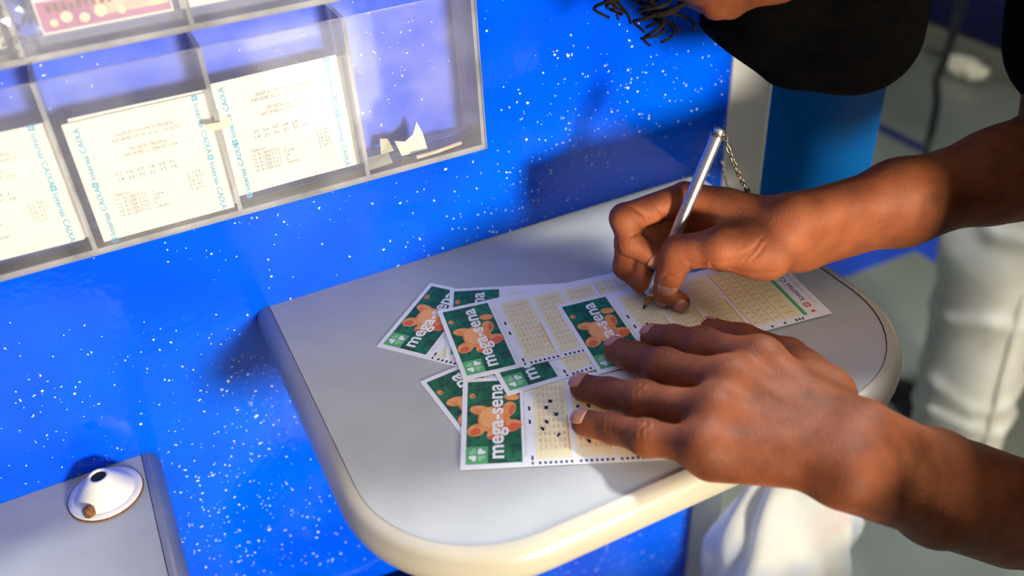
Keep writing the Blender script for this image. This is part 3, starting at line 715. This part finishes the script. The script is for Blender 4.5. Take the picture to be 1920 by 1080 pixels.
def carve(V, Q, lines, depth=.0010, wid=.0016):
    # skin creases: shallow grooves along measured lines
    Nn = vnormals(V, Q); q = (V - CAM) @ RC; x = q[:, 0] / q[:, 2] * FPX + 960; y = q[:, 1] / q[:, 2] * FPX + 540
    vis = np.einsum('ij,ij->i', Nn, CAM - V) > 0; disp = np.zeros(len(V))
    for L in lines:
        best = np.full(len(V), 99.0); n = len(L) - 1
        for k, ((ax, ay), (bx, by)) in enumerate(zip(L, L[1:])):
            dx, dy = bx - ax, by - ay; t = np.clip(((x - ax) * dx + (y - ay) * dy) / (dx * dx + dy * dy), 0, 1)
            d = np.hypot(x - ax - t * dx, y - ay - t * dy) * q[:, 2] / FPX
            fade = np.sin(math.pi * np.clip((k + t) / n, .04, .96)) ** .4
            best = np.minimum(best, d + (1 - fade) * .0015)
        disp = np.maximum(disp, depth * np.exp(-(best / wid) ** 2))
    return V - Nn * (disp * vis)[:, None]
def arm_right():
    S = Solid((.21, -.275, -.002), (.66, -.06, .20), .00125)
    W = np.array([.3393, -.1870, .0570])
    I = [at(1284, 370, .0680), at(1171, 409, .0640), at(1181, 456, .0490), at(1227, 482, .0400)]
    M = [at(1296, 388, .0530), at(1180, 452, .0450), at(1174, 500, .0250), at(1204, 532, .0130)]
    Rg = [at(1308, 416, .0380), at(1212, 478, .036), at(1203, 523, .020), at(1243, 555, .0100)]
    Pk = [at(1326, 452, .0220), at(1250, 505, .025), at(1242, 545, .0155), at(1276, 566, .0090)]
    T = [at(1440, 472, .050), at(1350, 464, .0580), at(1272, 474, .0490), at(1252, 528, .0270)]
    rad = unit(I[0] - Pk[0]); fwd = unit(lerp(I[0], Pk[0], .4) - W); pal = unit(np.cross(fwd, rad))
    if pal @ (T[1] - W) < 0: pal = -pal
    E = at_depth(2010, 290, .70); SH = np.array([.665, -.115, .325])
    # palm
    Wr, Wu = W + rad * .016, W - rad * .017
    palm = []
    for k, (mc, r0, r1) in enumerate(((I[0], .0135, .0115), (M[0], .0140, .0118), (Rg[0], .0135, .0112), (Pk[0], .0135, .0105))):
        palm.append((lerp(Wr, Wu, .15 + .25 * k) + fwd * .004, mc, r0, r1))
    palm.append((W - rad * .014 + pal * .006 + fwd * .012, Pk[0] + pal * .008 - fwd * .014, .0165, .0145))   # hypothenar
    S.group(palm, .012, .006)
    S.group([(W + rad * .010 + pal * .008 + fwd * .010, T[0] + (T[1] - T[0]) * .15, .0165, .0175), (T[0], T[1], .0180, .0140), (lerp(T[0], T[1], .5), lerp(I[0], W, .35), .0100, .0105)], .012, .012)
    finger(S, I, (.0112, .0104, .0090, .0078), kout=.0016)
    finger(S, M, (.0112, .0104, .0092, .0076), kout=.0012)
    finger(S, Rg, (.0108, .0098, .0088, .0074), kout=.0012)
    finger(S, Pk, (.0098, .0086, .0078, .0068), kout=.0012)
    S.group([(T[0], T[1], .0140, .0135), (T[1], T[2], .0130, .0122), (T[2], T[3], .0120, .0098)], .004, .0035)
    # forearm: two bones' worth of flesh, then upper arm
    ax = unit(E - W)
    S.group([(Wr - ax * -.002, W + ax * .085 + rad * .013, .0160, .0190), (Wu + ax * .002, W + ax * .085 - rad * .013, .0160, .0190),
             (W + ax * .085 + rad * .012, W + ax * .175 + rad * .010, .0200, .0255), (W + ax * .085 - rad * .012, W + ax * .175 - rad * .010, .0200, .0250),
             (W + ax * .17, E, .0310, .0480)], .02, .012)
    V, Q = S.mesh(); V = relax(V, Q, 2)
    for J in (I, M, Rg, Pk):
        for a in (1, 2):
            d = unit(J[a + 1] - J[a - 1]); b = unit(lerp(J[a - 1], J[a + 1], .5) - J[a]); WRK.append((J[a], d, -b, .00030))
    WRK.append((T[2], unit(T[3] - T[1]), -unit(lerp(T[1], T[3], .5) - T[2]), .0004))
    for J, r, dz in ((I, .0080, None), (M, .0080, None), (Rg, .0076, None), (Pk, .0070, None), (T, .0094, None)):
        d = unit(J[3] - J[2]); b = -unit(unit(J[1] - J[2]) + d * .3); b = unit(-(lerp(J[1], J[3], .5) - J[2])); b = unit(b - d * (b @ d))
        NAILS.append([J[3], d, b, r])
    for q in (0, 1, 2, 3):
        b_, d_ = NAILS[q][2], NAILS[q][1]; b_ = unit(b_ * .6 + unit(CAM - NAILS[q][0]) * .9); NAILS[q][2] = unit(b_ - d_ * (b_ @ d_))
    NAILS[-1][2] = unit(np.array([-.35, -.75, .55]) - NAILS[-1][1] * (np.array([-.35, -.75, .55]) @ NAILS[-1][1]))
    lines = [[(1326, 490), (1340, 493), (1361, 492), (1382, 485), (1401, 474), (1418, 460), (1429, 446)], [(1329, 491), (1338, 505), (1352, 514), (1368, 520)], [(1288, 489), (1297, 496), (1312, 494), (1326, 490)],
             [(1186, 388), (1200, 397), (1209, 404), (1214, 414)], [(1184, 443), (1196, 437), (1208, 438), (1222, 444)], [(1236, 392), (1244, 403), (1243, 418), (1238, 430)], [(1372, 505), (1392, 511), (1425, 514), (1455, 510)],
             [(1395, 487), (1412, 472), (1424, 455)], [(1408, 490), (1424, 474), (1434, 458)], [(1294, 497), (1292, 508), (1296, 518)], [(1236, 527), (1250, 516), (1266, 520)]]
    V = carve(V, Q, lines)
    palmf = np.clip((vnormals(V, Q) @ pal) * 1.4 + .1, 0, 1) * np.clip(1.3 - np.linalg.norm(V - lerp(W, I[0], .7), axis=1) / .12, 0, 1)
    return V, Q, palmf

def arm_left():
    S = Solid((.125, -.42, -.19), (.52, -.165, .062), .00125)
    W = at(1604, 852, .021)
    Pk = [at(1316, 838, .0275), at(1212, 821, .0205), at(1150, 804, .0135), at(1096, 793, .0088)]
    Rg = [at(1336, 772, .0335), at(1205, 750, .0235), at(1141, 737, .0145), at(1094, 727, .0092)]
    M = [at(1368, 714, .0370), at(1246, 689, .0255), at(1192, 671, .0170), at(1158, 657, .0105)]
    I = [at(1424, 676, .0370), at(1318, 648, .0275), at(1263, 638, .0195), at(1226, 633, .0115)]
    T = [at(1552, 738, .016), at(1478, 668, .0155), at(1392, 637, .0125), at(1334, 618, .0095)]
    fwd = unit(M[0] - W); rad = unit(I[0] - Pk[0]); up = unit(np.cross(rad, fwd)); up = up if up[2] > 0 else -up
    E = np.array([.452, -.362, -.135]); SH = np.array([.615, -.425, .085])
    Wr, Wu = W + rad * .0165, W - rad * .0165
    palm = []
    for k, (mc, r0, r1) in enumerate(((I[0], .0140, .0122), (M[0], .0145, .0126), (Rg[0], .0140, .0120), (Pk[0], .0140, .0112))):
        palm.append((lerp(Wr, Wu, .1 + .27 * k) + fwd * .006, mc, r0, r1))
        palm.append((lerp(Wr, Wu, .15 + .23 * k) + fwd * .012 - up * .006, mc - up * .008 - fwd * .008, .0130, .0110))
    S.group(palm, .012, .006)
    S.group([(W + rad * .010 - up * .004 + fwd * .008, T[0], .0150, .0140), (T[0], T[1], .0145, .0122), (lerp(T[0], T[1], .55), lerp(I[0], W, .30) - up * .004, .0095, .0110)], .012, .012)
    finger(S, I, (.0120, .0110, .0102, .0094)); finger(S, M, (.0122, .0112, .0103, .0095)); finger(S, Rg, (.0118, .0106, .0098, .0090)); finger(S, Pk, (.0108, .0098, .0090, .0084))
    for J, r in ((I, .0112), (M, .0114), (Rg, .0110), (Pk, .0098)):     # knuckle swellings
        S.group([(J[1] + up * .0004, J[1] + up * .0005, r, r)], .004, .006)
        S.group([(J[0] + up * .0015, J[0] + up * .0016, r + .0012, r + .0012)], .004, .012)
    S.group([(T[1], T[2], .0112, .0104), (T[2], T[3], .0104, .0082)], .005, .004)
    ax = unit(E - W); L = np.linalg.norm(E - W); n2 = unit(np.cross(ax, np.array([.35, -.45, -.8])))
    rd = unit(rad - ax * (rad @ ax))
    S.group([(Wr + ax * .0, W + ax * .09 + rd * .010, .0190, .0200), (Wu + ax * .0, W + ax * .09 - rd * .014, .0195, .0205),
             (W + ax * .09 + rd * .010, W + ax * .18 + rd * .008, .0200, .0230), (W + ax * .09 - rd * .014, W + ax * .18 - rd * .010, .0205, .0235), (W + ax * .13, E, .030, .037)], .02, .012)
    S.group([(Wu + ax * .018 + up * .006 + rd * .004, Wu + ax * .024 + up * .006 + rd * .004, .0150, .0145)], .01, .012)      # ulna head
    V, Q = S.mesh(); V = relax(V, Q, 2)
    for J in (I, M, Rg, Pk):
        for a, st in ((1, .00085), (2, .0005)):
            d = unit(J[a + 1] - J[a - 1]); WRK.append((J[a], d, unit(up - d * (up @ d)), st))
        d = unit(J[3] - J[2]); NAILS.append([J[3], d, unit(up - d * (up @ d)), {id(Pk): .0086}.get(id(J), .0093)])
    d = unit(T[3] - T[2]); nn = unit(rad * .8 + up * .6); NAILS.append([T[3], d, unit(nn - d * (nn @ d)), .0086])
    # tendons fanning over the back of the hand
    Nn = vnormals(V, Q); disp = np.zeros(len(V))
    for mc in (I[0], M[0], Rg[0], Pk[0]):
        a = lerp(W, mc, .30) + up * .012; b = mc + up * .012; d = b - a; t = np.clip(((V - a) @ d) / (d @ d), 0, 1)
        w = V - a - t[:, None] * d; w = w - (w @ up)[:, None] * up
        disp += .0005 * np.exp(-(np.linalg.norm(w, axis=1) / .0042) ** 2) * np.clip(Nn @ up, 0, 1) * np.sin(math.pi * np.clip(t, .02, .98)) ** .5 * (np.linalg.norm(V - lerp(W, M[0], .6), axis=1) < .075)
    V = V + Nn * disp[:, None]
    palmf = np.clip(-(vnormals(V, Q) @ up) * 1.5, 0, 1) * (np.linalg.norm(V - M[0], axis=1) < .13)
    return V, Q, palmf

# head: bent over the slip
CHIN = at_depth(1608, 120, .630); BRG = at_depth(1298, -18, .615); HS = 1.07
HU = unit(BRG - CHIN); HF = np.array([-.28, -.10, -1.0]); HF = unit(HF - HU * (HF @ HU)); HL = unit(np.cross(HU, HF))
HC = lerp(CHIN, BRG, .78) - HF * .088 + HU * .004
def hp(l, u, f): return HC + (HL * l + HU * u + HF * f) * HS
NECK0, NECK1 = hp(0, -.045, -.035), np.array([.655, -.245, .265])
def head():
    S = Solid(HC - .22, HC + np.array([.34, .22, .20]), .0028)
    S.group([(hp(0, .030, -.015), hp(0, .020, .010), .082, .074, HL, .90), (hp(0, .0, .030), hp(0, -.055, .046), .056, .036), (hp(.030, -.045, .020), hp(.012, -.082, .062), .030, .021),
             (hp(-.030, -.045, .020), hp(-.012, -.082, .062), .030, .021), (hp(-.034, .028, .064), hp(.034, .028, .064), .022, .022)], .03, .01)
    S.group([(hp(0, .012, .078), hp(0, -.024, .094), .010, .0115)], .01, .012)                   # nose
    for s in (-1, 1):
        S.group([(hp(s * .031, -.004, .074), hp(s * .046, -.014, .058), .014, .013)], .01, .014)   # cheekbones
        S.group([(hp(s * .031, .011, .082), hp(s * .032, .011, .0825), .0105, .0105)], .008, .004)    # eyeballs under lids
        S.group([(hp(s * .074, .012, -.010), hp(s * .078, -.022, -.006), .012, .008, HF, .7)], .006, .005)   # ears
    S.group([(hp(-.018, -.050, .083), hp(.018, -.050, .083), .009, .009)], .008, .010)              # lips
    S.group([(NECK0, NECK1, .056, .062)], .02, .03)
    return S
def mask_solid():
    S = Solid(HC - .16, HC + .16, .0026)
    S.group([(hp(0, .0, .030), hp(0, -.055, .047), .061, .041), (hp(.030, -.045, .020), hp(.012, -.084, .063), .036, .025), (hp(-.030, -.045, .020), hp(-.012, -.084, .063), .036, .025),
             (hp(0, -.002, .084), hp(0, -.052, .096), .0180, .020), (hp(-.03, -.02, .074), hp(.03, -.02, .074), .020, .020), (hp(0, -.07, .035), hp(0, -.086, .066), .042, .036)], .03, .01)
    return S

writer = empty('person', (.80, -.40, FZ)); tag(writer, 'person in black face mask leaning over the shelf, writing with a pen', 'person')
off = np.array([.80, -.40, FZ])
VS, QS, PS = [], [], []; n0 = 0
for fn in (arm_right, arm_left):
    V, Q, p = fn(); VS.append(V); QS.append(Q + n0); PS.append(p); n0 += len(V)
# wrinkles at the joints
V = np.concatenate(VS); Q = np.concatenate(QS); Nn = vnormals(V, Q); disp = np.zeros(len(V))
for c, ax, dr, st in WRK:
    r = V - c; near = np.einsum('ij,ij->i', r, r) < .0004; t = r[near] @ ax
    lat = r[near] - np.outer(t, ax); lat = lat - np.outer(lat @ dr, dr); l = np.linalg.norm(lat, axis=1)
    disp[near] += st * np.cos(2 * math.pi * (t + .0012 * np.cos(l * 600)) / .0042) * np.exp(-(t / .0062) ** 2) * np.exp(-(l / .0065) ** 2) * np.clip(Nn[near] @ dr, 0, 1)
V = V + Nn * disp[:, None]
VS, QS = [V], [Q]
S = head(); hv, hq = S.mesh(); hv = relax(hv, hq, 1); VS.append(hv); QS.append(hq + n0); PS.append(np.zeros(len(hv))); n0 += len(hv)
RSH, LSH = np.array([.665, -.115, .345]), np.array([.520, -.400, .240]); HIP = np.array([.86, -.58, -.17]); CHEST = np.array([.72, -.30, .22])
E_R, E_L = at_depth(2010, 290, .70), np.array([.452, -.362, -.135])
S = Solid((.38, -1.0, FZ - .01), (1.25, .06, .46), .010)
S.group([(E_R, RSH, .040, .055)], .02, .02); S.group([(E_L, LSH, .038, .055)], .02, .02)
S.group([(RSH, LSH, .055, .055), (lerp(RSH, LSH, .3), CHEST, .07, .10), (CHEST, HIP, .115, .13), (NECK1, CHEST, .06, .09)], .06, .02)
LEGS = []
for s in (-1, 1):
    side = np.array([.06, .10, 0]) * s; hj = HIP + side; kn = hj + np.array([.02, -.03, -.42]); an = kn + np.array([.03, -.03, -.40]); LEGS.append((hj, kn, an))
    S.group([(hj, kn, .08, .055), (kn, an, .052, .036), (an, an + np.array([-.10, .05, -.035]), .036, .026)], .03, .05)
tv, tq = S.mesh(); tv = relax(tv, tq, 2); VS.append(tv); QS.append(tq + n0); PS.append(np.zeros(len(tv)))
me = np_mesh('body', np.concatenate(VS) - off, np.concatenate(QS))
at_ = me.attributes.new('palm', 'FLOAT', 'POINT'); at_.data.foreach_set('value', np.concatenate(PS).astype(np.float32))
body = link('body', me, SKIN, writer)
# fingernails
for tip, d, dr, r in NAILS:
    sd = np.cross(d, dr); bm = bmesh.new(); gu, gv = 8, 8; grid = []
    for i in range(gu + 1):
        row = []
        for j in range(gv + 1):
            a = -1 + 2 * i / gu; b = -1 + 2 * j / gv
            m2 = max(abs(a), abs(b)); k = 1.0 if m2 == 0 else m2 / math.hypot(a, b) ** 1.0 if math.hypot(a, b) > 0 else 1
            k = .45 + .55 * k
            a, b = a * k, b * k; ang = b * .80
            lift = r * (1.04 - .22 * max(0, a) ** 2)
            p = tip + d * (a * r * .60 + r * .22) + (dr * math.cos(ang) + sd * math.sin(ang)) * lift
            row.append(bm.verts.new(p - off))
        grid.append(row)
    for i in range(gu):
        for j in range(gv): bm.faces.new((grid[i][j], grid[i + 1][j], grid[i + 1][j + 1], grid[i][j + 1]))
    r_ = bmesh.ops.extrude_face_region(bm, geom=bm.faces[:])
    for v in [g for g in r_['geom'] if isinstance(g, bmesh.types.BMVert)]: v.co -= Vector(dr * .0006)
    bmesh.ops.recalc_face_normals(bm, faces=bm.faces)
    link('fingernail', bm_mesh('fingernail', bm), NAIL, writer, True)
# mask: lower-face cloth
S = mask_solid(); X, Y, Z = np.meshgrid(*[(S.lo[a] + S.h * np.arange(S.n[a])) - HC[a] for a in range(3)], indexing='ij', sparse=True)
fu = X * HU[0] + Y * HU[1] + Z * HU[2]; ff = X * HF[0] + Y * HF[1] + Z * HF[2]
S.F = np.maximum(S.F, (fu - .004 - .10 * (ff - .05)).astype(np.float32)); S.F = np.maximum(S.F, (.004 - ff + .25 * np.minimum(fu + .05, 0)).astype(np.float32))
mv, mq = S.mesh(); mv = relax(mv, mq, 2); link('face_mask', np_mesh('face_mask', mv - off, mq), MASKM, writer)
for s in (-1, 1):
    lp = [hp(s * .055, -.008, .035), hp(s * .074, .010, .012), hp(s * .084, .022, -.014), hp(s * .082, -.012, -.024), hp(s * .068, -.045, .012)]
    link('ear_loop', tube_mesh('ear_loop', [tuple(p - off) for p in lp], .0018, 8), MASKM, writer, True)
# hair: cap and hanging curls
S = Solid(HC - .2, HC + .2, .0035)
S.group([(hp(0, .050, -.030), hp(0, .048, .012), .094, .086), (hp(0, -.01, -.055), hp(0, .05, -.03), .070, .085)], .03, .01)
X, Y, Z = np.meshgrid(*[(S.lo[a] + S.h * np.arange(S.n[a])) - HC[a] for a in range(3)], indexing='ij', sparse=True)
fu = X * HU[0] + Y * HU[1] + Z * HU[2]; ff = X * HF[0] + Y * HF[1] + Z * HF[2]
S.F = np.maximum(S.F, (ff - .045 - .5 * (fu - .04)).astype(np.float32)); S.F = np.maximum(S.F, (-.07 - fu).astype(np.float32))
S.F += (.006 * np.sin((X + .3 * Y) * 260) * np.sin((Y - .2 * Z) * 240) * np.sin((Z + .3 * X) * 250)).astype(np.float32)
hv, hq = S.mesh(); link('hair_cap', np_mesh('hair_cap', hv - off, hq), HAIR, writer)
def curl(px, py, ln, R, turns, dep, seed):
    rnd = random.Random(seed); base = at_depth(px, py, dep); dn = unit(np.array([-.12 + rnd.uniform(-.15, .15), rnd.uniform(-.2, .1), -1])); a = unit(np.cross(dn, [0.2, 1, 0])); b = np.cross(dn, a)
    n = int(turns * 12); P = []
    for i in range(n + 1):
        t = i / n; ph = turns * 2 * math.pi * t + seed; rr = R * (.7 + .5 * math.sin(t * 2.2))
        P.append(tuple(base + dn * ln * t + (a * math.cos(ph) + b * math.sin(ph)) * rr - off))
    return tube_mesh('hair_curl', P, [.0008 + .0007 * math.sin(math.pi * min(1, .15 + t)) for t in np.linspace(0, .8, n + 1)], 6)
rc = random.Random(21)
for k, (px, py, ln, R, tn) in enumerate(((1185, -70, .046, .004, 1.6), (1172, -60, .036, .006, 1.3), (1235, -60, .044, .008, 2.2), (1262, -70, .050, .009, 2.6), (1250, -40, .046, .006, 2.0), (1268, -20, .040, .010, 1.6), (1225, -80, .042, .006, 2.0), (1150, -90, .044, .007, 2))):
    for m_ in range(2): link('hair_curl', curl(px + rc.uniform(-9, 9), py - 75 + rc.uniform(-10, 6), ln * 1.5 * rc.uniform(.8, 1.02), R * rc.uniform(.75, 1.2), tn * 1.4 * rc.uniform(.85, 1.15), .575 + .006 * (k % 3) + rc.uniform(-.004, .004), k + m_ * .35), HAIR, writer, True)
# shirt and trousers
S = Solid((.40, -.95, -.34), (1.25, .10, .56), .010)
S.group([(RSH, LSH, .075, .072), (lerp(RSH, LSH, .3), CHEST, .085, .115), (CHEST, HIP, .130, .148), (NECK1 + (CHEST - NECK1) * .3, CHEST, .075, .10)], .06, .02)
S.group([(RSH, lerp(RSH, E_R, .72), .074, .062)], .02, .03); S.group([(LSH, lerp(LSH, E_L, .55), .072, .060)], .02, .03)
sv, sq = S.mesh(); sv = relax(sv, sq, 2); link('shirt', np_mesh('shirt', sv - off, sq), SHIRT, writer)
S = Solid((.6, -1.0, FZ - .01), (1.3, -.1, .02), .011)
for hj, kn, an in LEGS: S.group([(hj, kn, .10, .075), (kn, an + np.array([0, 0, .03]), .074, .062)], .03, .05)
S.group([(HIP + np.array([.05, .08, 0]), HIP - np.array([.05, .08, 0]), .125, .125)], .03, .06)
sv, sq = S.mesh(); sv = relax(sv, sq, 2); link('trousers', np_mesh('trousers', sv - off, sq), DTROU, writer)
def shoe(root, o_, an, d, m, scale=1.0, nm='shoe'):
    d = unit(np.array([d[0], d[1], 0])); z0 = FZ
    c = np.array([an[0], an[1], z0]); S = Solid(c - .30 * scale, c + .30 * scale, .007)
    S.group([(c - d * .03 + [0, 0, .055], c + d * .07 + [0, 0, .045], .046, .045), (c + d * .07 + [0, 0, .042], c + d * .155 + [0, 0, .034], .044, .034), (c + [0, 0, .05], c + [0, 0, .10], .045, .044)], .03, .01)
    S.F = np.maximum(S.F, (z0 + .014 - (S.lo[2] + S.h * np.arange(S.n[2])))[None, None, :].astype(np.float32))
    v, q = S.mesh(); v = relax(v, q, 1); link(nm, np_mesh(nm, v - o_, q), m, root)
    S = Solid(c - .30 * scale, c + .30 * scale, .007)
    S.group([(c - d * .03 + [0, 0, .02], c + d * .07 + [0, 0, .02], .050, .048), (c + d * .07 + [0, 0, .02], c + d * .155 + [0, 0, .02], .048, .038)], .02, .01)
    zz = (S.lo[2] + S.h * np.arange(S.n[2]))[None, None, :]
    S.F = np.maximum(np.maximum(S.F, (zz - z0 - .022).astype(np.float32)), (z0 + .001 - zz).astype(np.float32))
    v, q = S.mesh(); link(nm + '_sole', np_mesh(nm + '_sole', v - o_, q), SOLE, root)
for hj, kn, an in LEGS: shoe(writer, off, an, (-.9, .45), SHOE)

# ------------------------------------------------------------------ second person standing behind
b0 = np.array([1.36, .26, FZ]); other = empty('person', tuple(b0)); tag(other, 'standing person in light grey trousers and dark shoes, seen between the arms', 'person')
def leg_of(ank, knee, hip): return np.array(ank), np.array(knee), np.array(hip)
LG = [leg_of((1.305, .265, FZ + .09), (1.315, .30, FZ + .48), (1.43, .16, FZ + .92)), leg_of((1.62, -.02, FZ + .09), (1.62, -.02, FZ + .50), (1.58, .02, FZ + .92))]
S = Solid((1.0, -.25, FZ + .02), (2.0, .75, FZ + 1.80), .014)
for a, k, h in LG: S.group([(a, k, .045, .058), (k, h, .06, .09)], .03, .03)
S.group([(LG[0][2], LG[1][2], .11, .11), (np.array([1.50, .09, FZ + .95]), np.array([1.50, .09, FZ + 1.35]), .13, .15), (np.array([1.50, .09, FZ + 1.40]), np.array([1.49, .09, FZ + 1.55]), .07, .055), (np.array([1.49, .09, FZ + 1.58]), np.array([1.48, .09, FZ + 1.66]), .08, .088)], .05, .04)
v, q = S.mesh(); v = relax(v, q, 2); link('body', np_mesh('body2', v - b0, q), SKIN, other)
S = Solid((1.0, -.25, FZ + .02), (2.0, .75, FZ + 1.10), .008)
for a, k, h in LG:
    S.group([(a + [0, 0, -.035], k, .088, .094), (k, h, .094, .125)], .03, .05)
    for zf_, r_ in ((.05, .012), (.12, .010), (.30, .010), (.52, .014), (.60, .012)):     # cloth folds
        c = lerp(a, k, min(1, zf_ / .42)) if zf_ < .42 else lerp(k, h, (zf_ - .42) / .45)
        rr = .088 if zf_ < .42 else .098
        P = [c + np.array([math.cos(t) * rr, math.sin(t) * rr, .018 * math.sin(2 * t + zf_ * 20)]) for t in np.linspace(0, 2 * math.pi, 9)]
        S.group([(P[i], P[i + 1], r_ * (.5 + .5 * math.sin(i + zf_ * 9) ** 2), r_ * (.5 + .5 * math.sin(i + 1 + zf_ * 9) ** 2)) for i in range(8)], .01, .022)
S.group([(LG[0][2], LG[1][2], .14, .14)], .03, .08)
v, q = S.mesh(); v = relax(v, q, 2); tro = link('trousers', np_mesh('trousers2', v - b0, q), TROU, other)
a, k, h = LG[0]; sdir = np.array([-.35, -.94, 0])
sp = [tuple(p - b0) for p in [a + sdir * .090 + [0, 0, -.02], lerp(a, k, .5) + sdir * .094, k + sdir * .097, lerp(k, h, .5) + sdir * .102, h + sdir * .122]]
link('side_seam', tube_mesh('side_seam', sp, .0045, 6), TROU, tro, True)
S = Solid((1.05, -.35, FZ + .85), (1.95, .7, FZ + 1.50), .014)
S.group([(np.array([1.50, .09, FZ + .92]), np.array([1.50, .09, FZ + 1.35]), .165, .17), (np.array([1.50, -.09, FZ + 1.38]), np.array([1.50, .27, FZ + 1.38]), .075, .075)], .05, .03)
v, q = S.mesh(); v = relax(v, q, 2); link('shirt', np_mesh('shirt2', v - b0, q), SHIRT, other)
for (a, k, h), d in zip(LG, ((.05, 1), (-.1, 1))): shoe(other, b0, a, d, SHOE)

# ------------------------------------------------------------------ background bits
bx = empty('storage_box', (3.25, 1.55, FZ)); tag(bx, 'dark blue storage box on the floor far behind', 'box')
box('body', (-.35, .35, -.45, .45, .10, .60), NAVY, bx, .02); box('base', (-.36, .36, -.46, .46, 0, .10), GREYP if False else mat('grey_base', (.16, .17, .15), .6), bx, .01); box('lid', (-.37, .37, -.47, .47, .60, .65), NAVY, bx, .015)
crumple('paper_ball', (2.800, 1.60, FZ + .045), (.05, .12, .045), SCR, 'crumpled whitish paper lying against the dark blue box', 'paper', 11, 3)
sp = [at(1735, 292, FZ + .01), at_depth(1748, 240, 2.55), at_depth(1757, 190, 2.50), at_depth(1755, 150, 2.42), at_depth(1772, 110, 2.30), at_depth(1800, 20, 2.1), at_depth(1815, -60, 1.95)]
tag(link('cable', tube_mesh('cable', [tuple(p) for p in sp], .011, 10), BLACKP, None, True), 'dark hanging cable reaching down to the floor in the background', 'cable')
# carrier bag hanging by the white profile under the shelf
def carrier_bag():
    bm = bmesh.new(); rnd = np.random.RandomState(4); rings = []; nz, nt = 30, 44
    for i in range(nz + 1):
        t = i / nz; z = -.30 - .42 * t; row = []
        wx = .028 + .070 * min(1, t * 2.3) ** .8 - .030 * max(0, t - .8) / .2; wy = .018 + .045 * min(1, t * 2) - .020 * max(0, t - .85) / .15
        cx = .497 + .008 * math.sin(t * 5)
        for j in range(nt):
            a = 2 * math.pi * j / nt; w = 1 + .10 * math.sin(5 * a + 3 * t) * (1.1 - t) + .06 * math.sin(9 * a - 7 * t + 2 * math.sin(5 * t)) + .06 * math.sin(17 * t + 3 * a) + .03 * math.sin(23 * t - 6 * a)
            row.append(bm.verts.new((cx + wx * w * math.cos(a), -.075 + wy * w * math.sin(a), z + .010 * math.sin(3 * a + 6 * t))))
        rings.append(row)
    for A, B in zip(rings, rings[1:]):
        for j in range(nt): bm.faces.new((A[j], A[(j + 1) % nt], B[(j + 1) % nt], B[j]))
    bm.faces.new(rings[-1]); bmesh.ops.recalc_face_normals(bm, faces=bm.faces)
    return bm_mesh('bag_body', bm)
bg = empty('carrier_bag', (0, 0, 0)); tag(bg, 'white plastic carrier bag hanging below the shelf end', 'bag')
link('bag_body', carrier_bag(), BAG, bg, True)
link('handle', tube_mesh('handle', [(.497, -.075, -.32), (.490, -.06, -.26), (.475, -.04, -.22), (.462, -.024, -.19)], [.012, .008, .007, .006], 8), BAG, bg, True)
link('hook', tube_mesh('hook', [(.455, .0, -.20), (.457, -.02, -.205), (.462, -.026, -.195), (.462, -.022, -.185)], .002, 8), STEEL, bg, True)
# bin under the shelf
bn = empty('waste_bin', (.02, -.12, -.62)); tag(bn, 'black waste bin with crumpled liner under the writing shelf', 'bin')
link('bucket', lathe_mesh('bucket', [(0, -.43), (.085, -.43), (.105, .255), (.112, .262), (.112, .272), (.103, .272), (.098, .25), (.08, -.41), (0, -.41)], 40), BLACKP, bn, True)
bm = bmesh.new(); bmesh.ops.create_icosphere(bm, subdivisions=4, radius=1); rr = np.random.RandomState(9); dd = rr.normal(size=(30, 3)); dd /= np.linalg.norm(dd, axis=1)[:, None]
for v in bm.verts:
    p = np.array(v.co); k = 1 - .3 * float(np.exp(-(np.abs(dd @ p) / .08) ** 2).max()); v.co = Vector((p[0] * .095 * k, p[1] * .095 * k, .225 + p[2] * .06 * k))
link('liner', bm_mesh('liner', bm), GREYP, bn)

# made-up chair right of the viewpoint, added unseen to shade the left forearm
st = empty('tall_chair', (.425, -.70, FZ)); tag(st, 'made-up tall black bar chair out of view, its backrest shading the left forearm', 'chair')
box('seat', (-.17, .17, -.30, .05, .70, .75), BLACKP, st, .012)
box('backrest', (-.158, .125, .085, .105, .88, 1.125), BLACKP, st, .008)
for x in (-.12, .09): link('back_post', tube_mesh('back_post', [(x, .03, .72), (x, .085, .86), (x, .108, 1.05)], .010, 10), BLACKP, st, True)
for x in (-.14, .14):
    for y in (-.27, .02): link('leg', tube_mesh('leg', [(x, y, .70), (x * 1.25, y + (.03 if y > 0 else -.03), .001)], .013, 10), BLACKP, st, True)
for y in (-.285, .035): link('footrest', tube_mesh('footrest', [(-.165, y, .28), (.165, y, .28)], .009, 8), BLACKP, st, True)
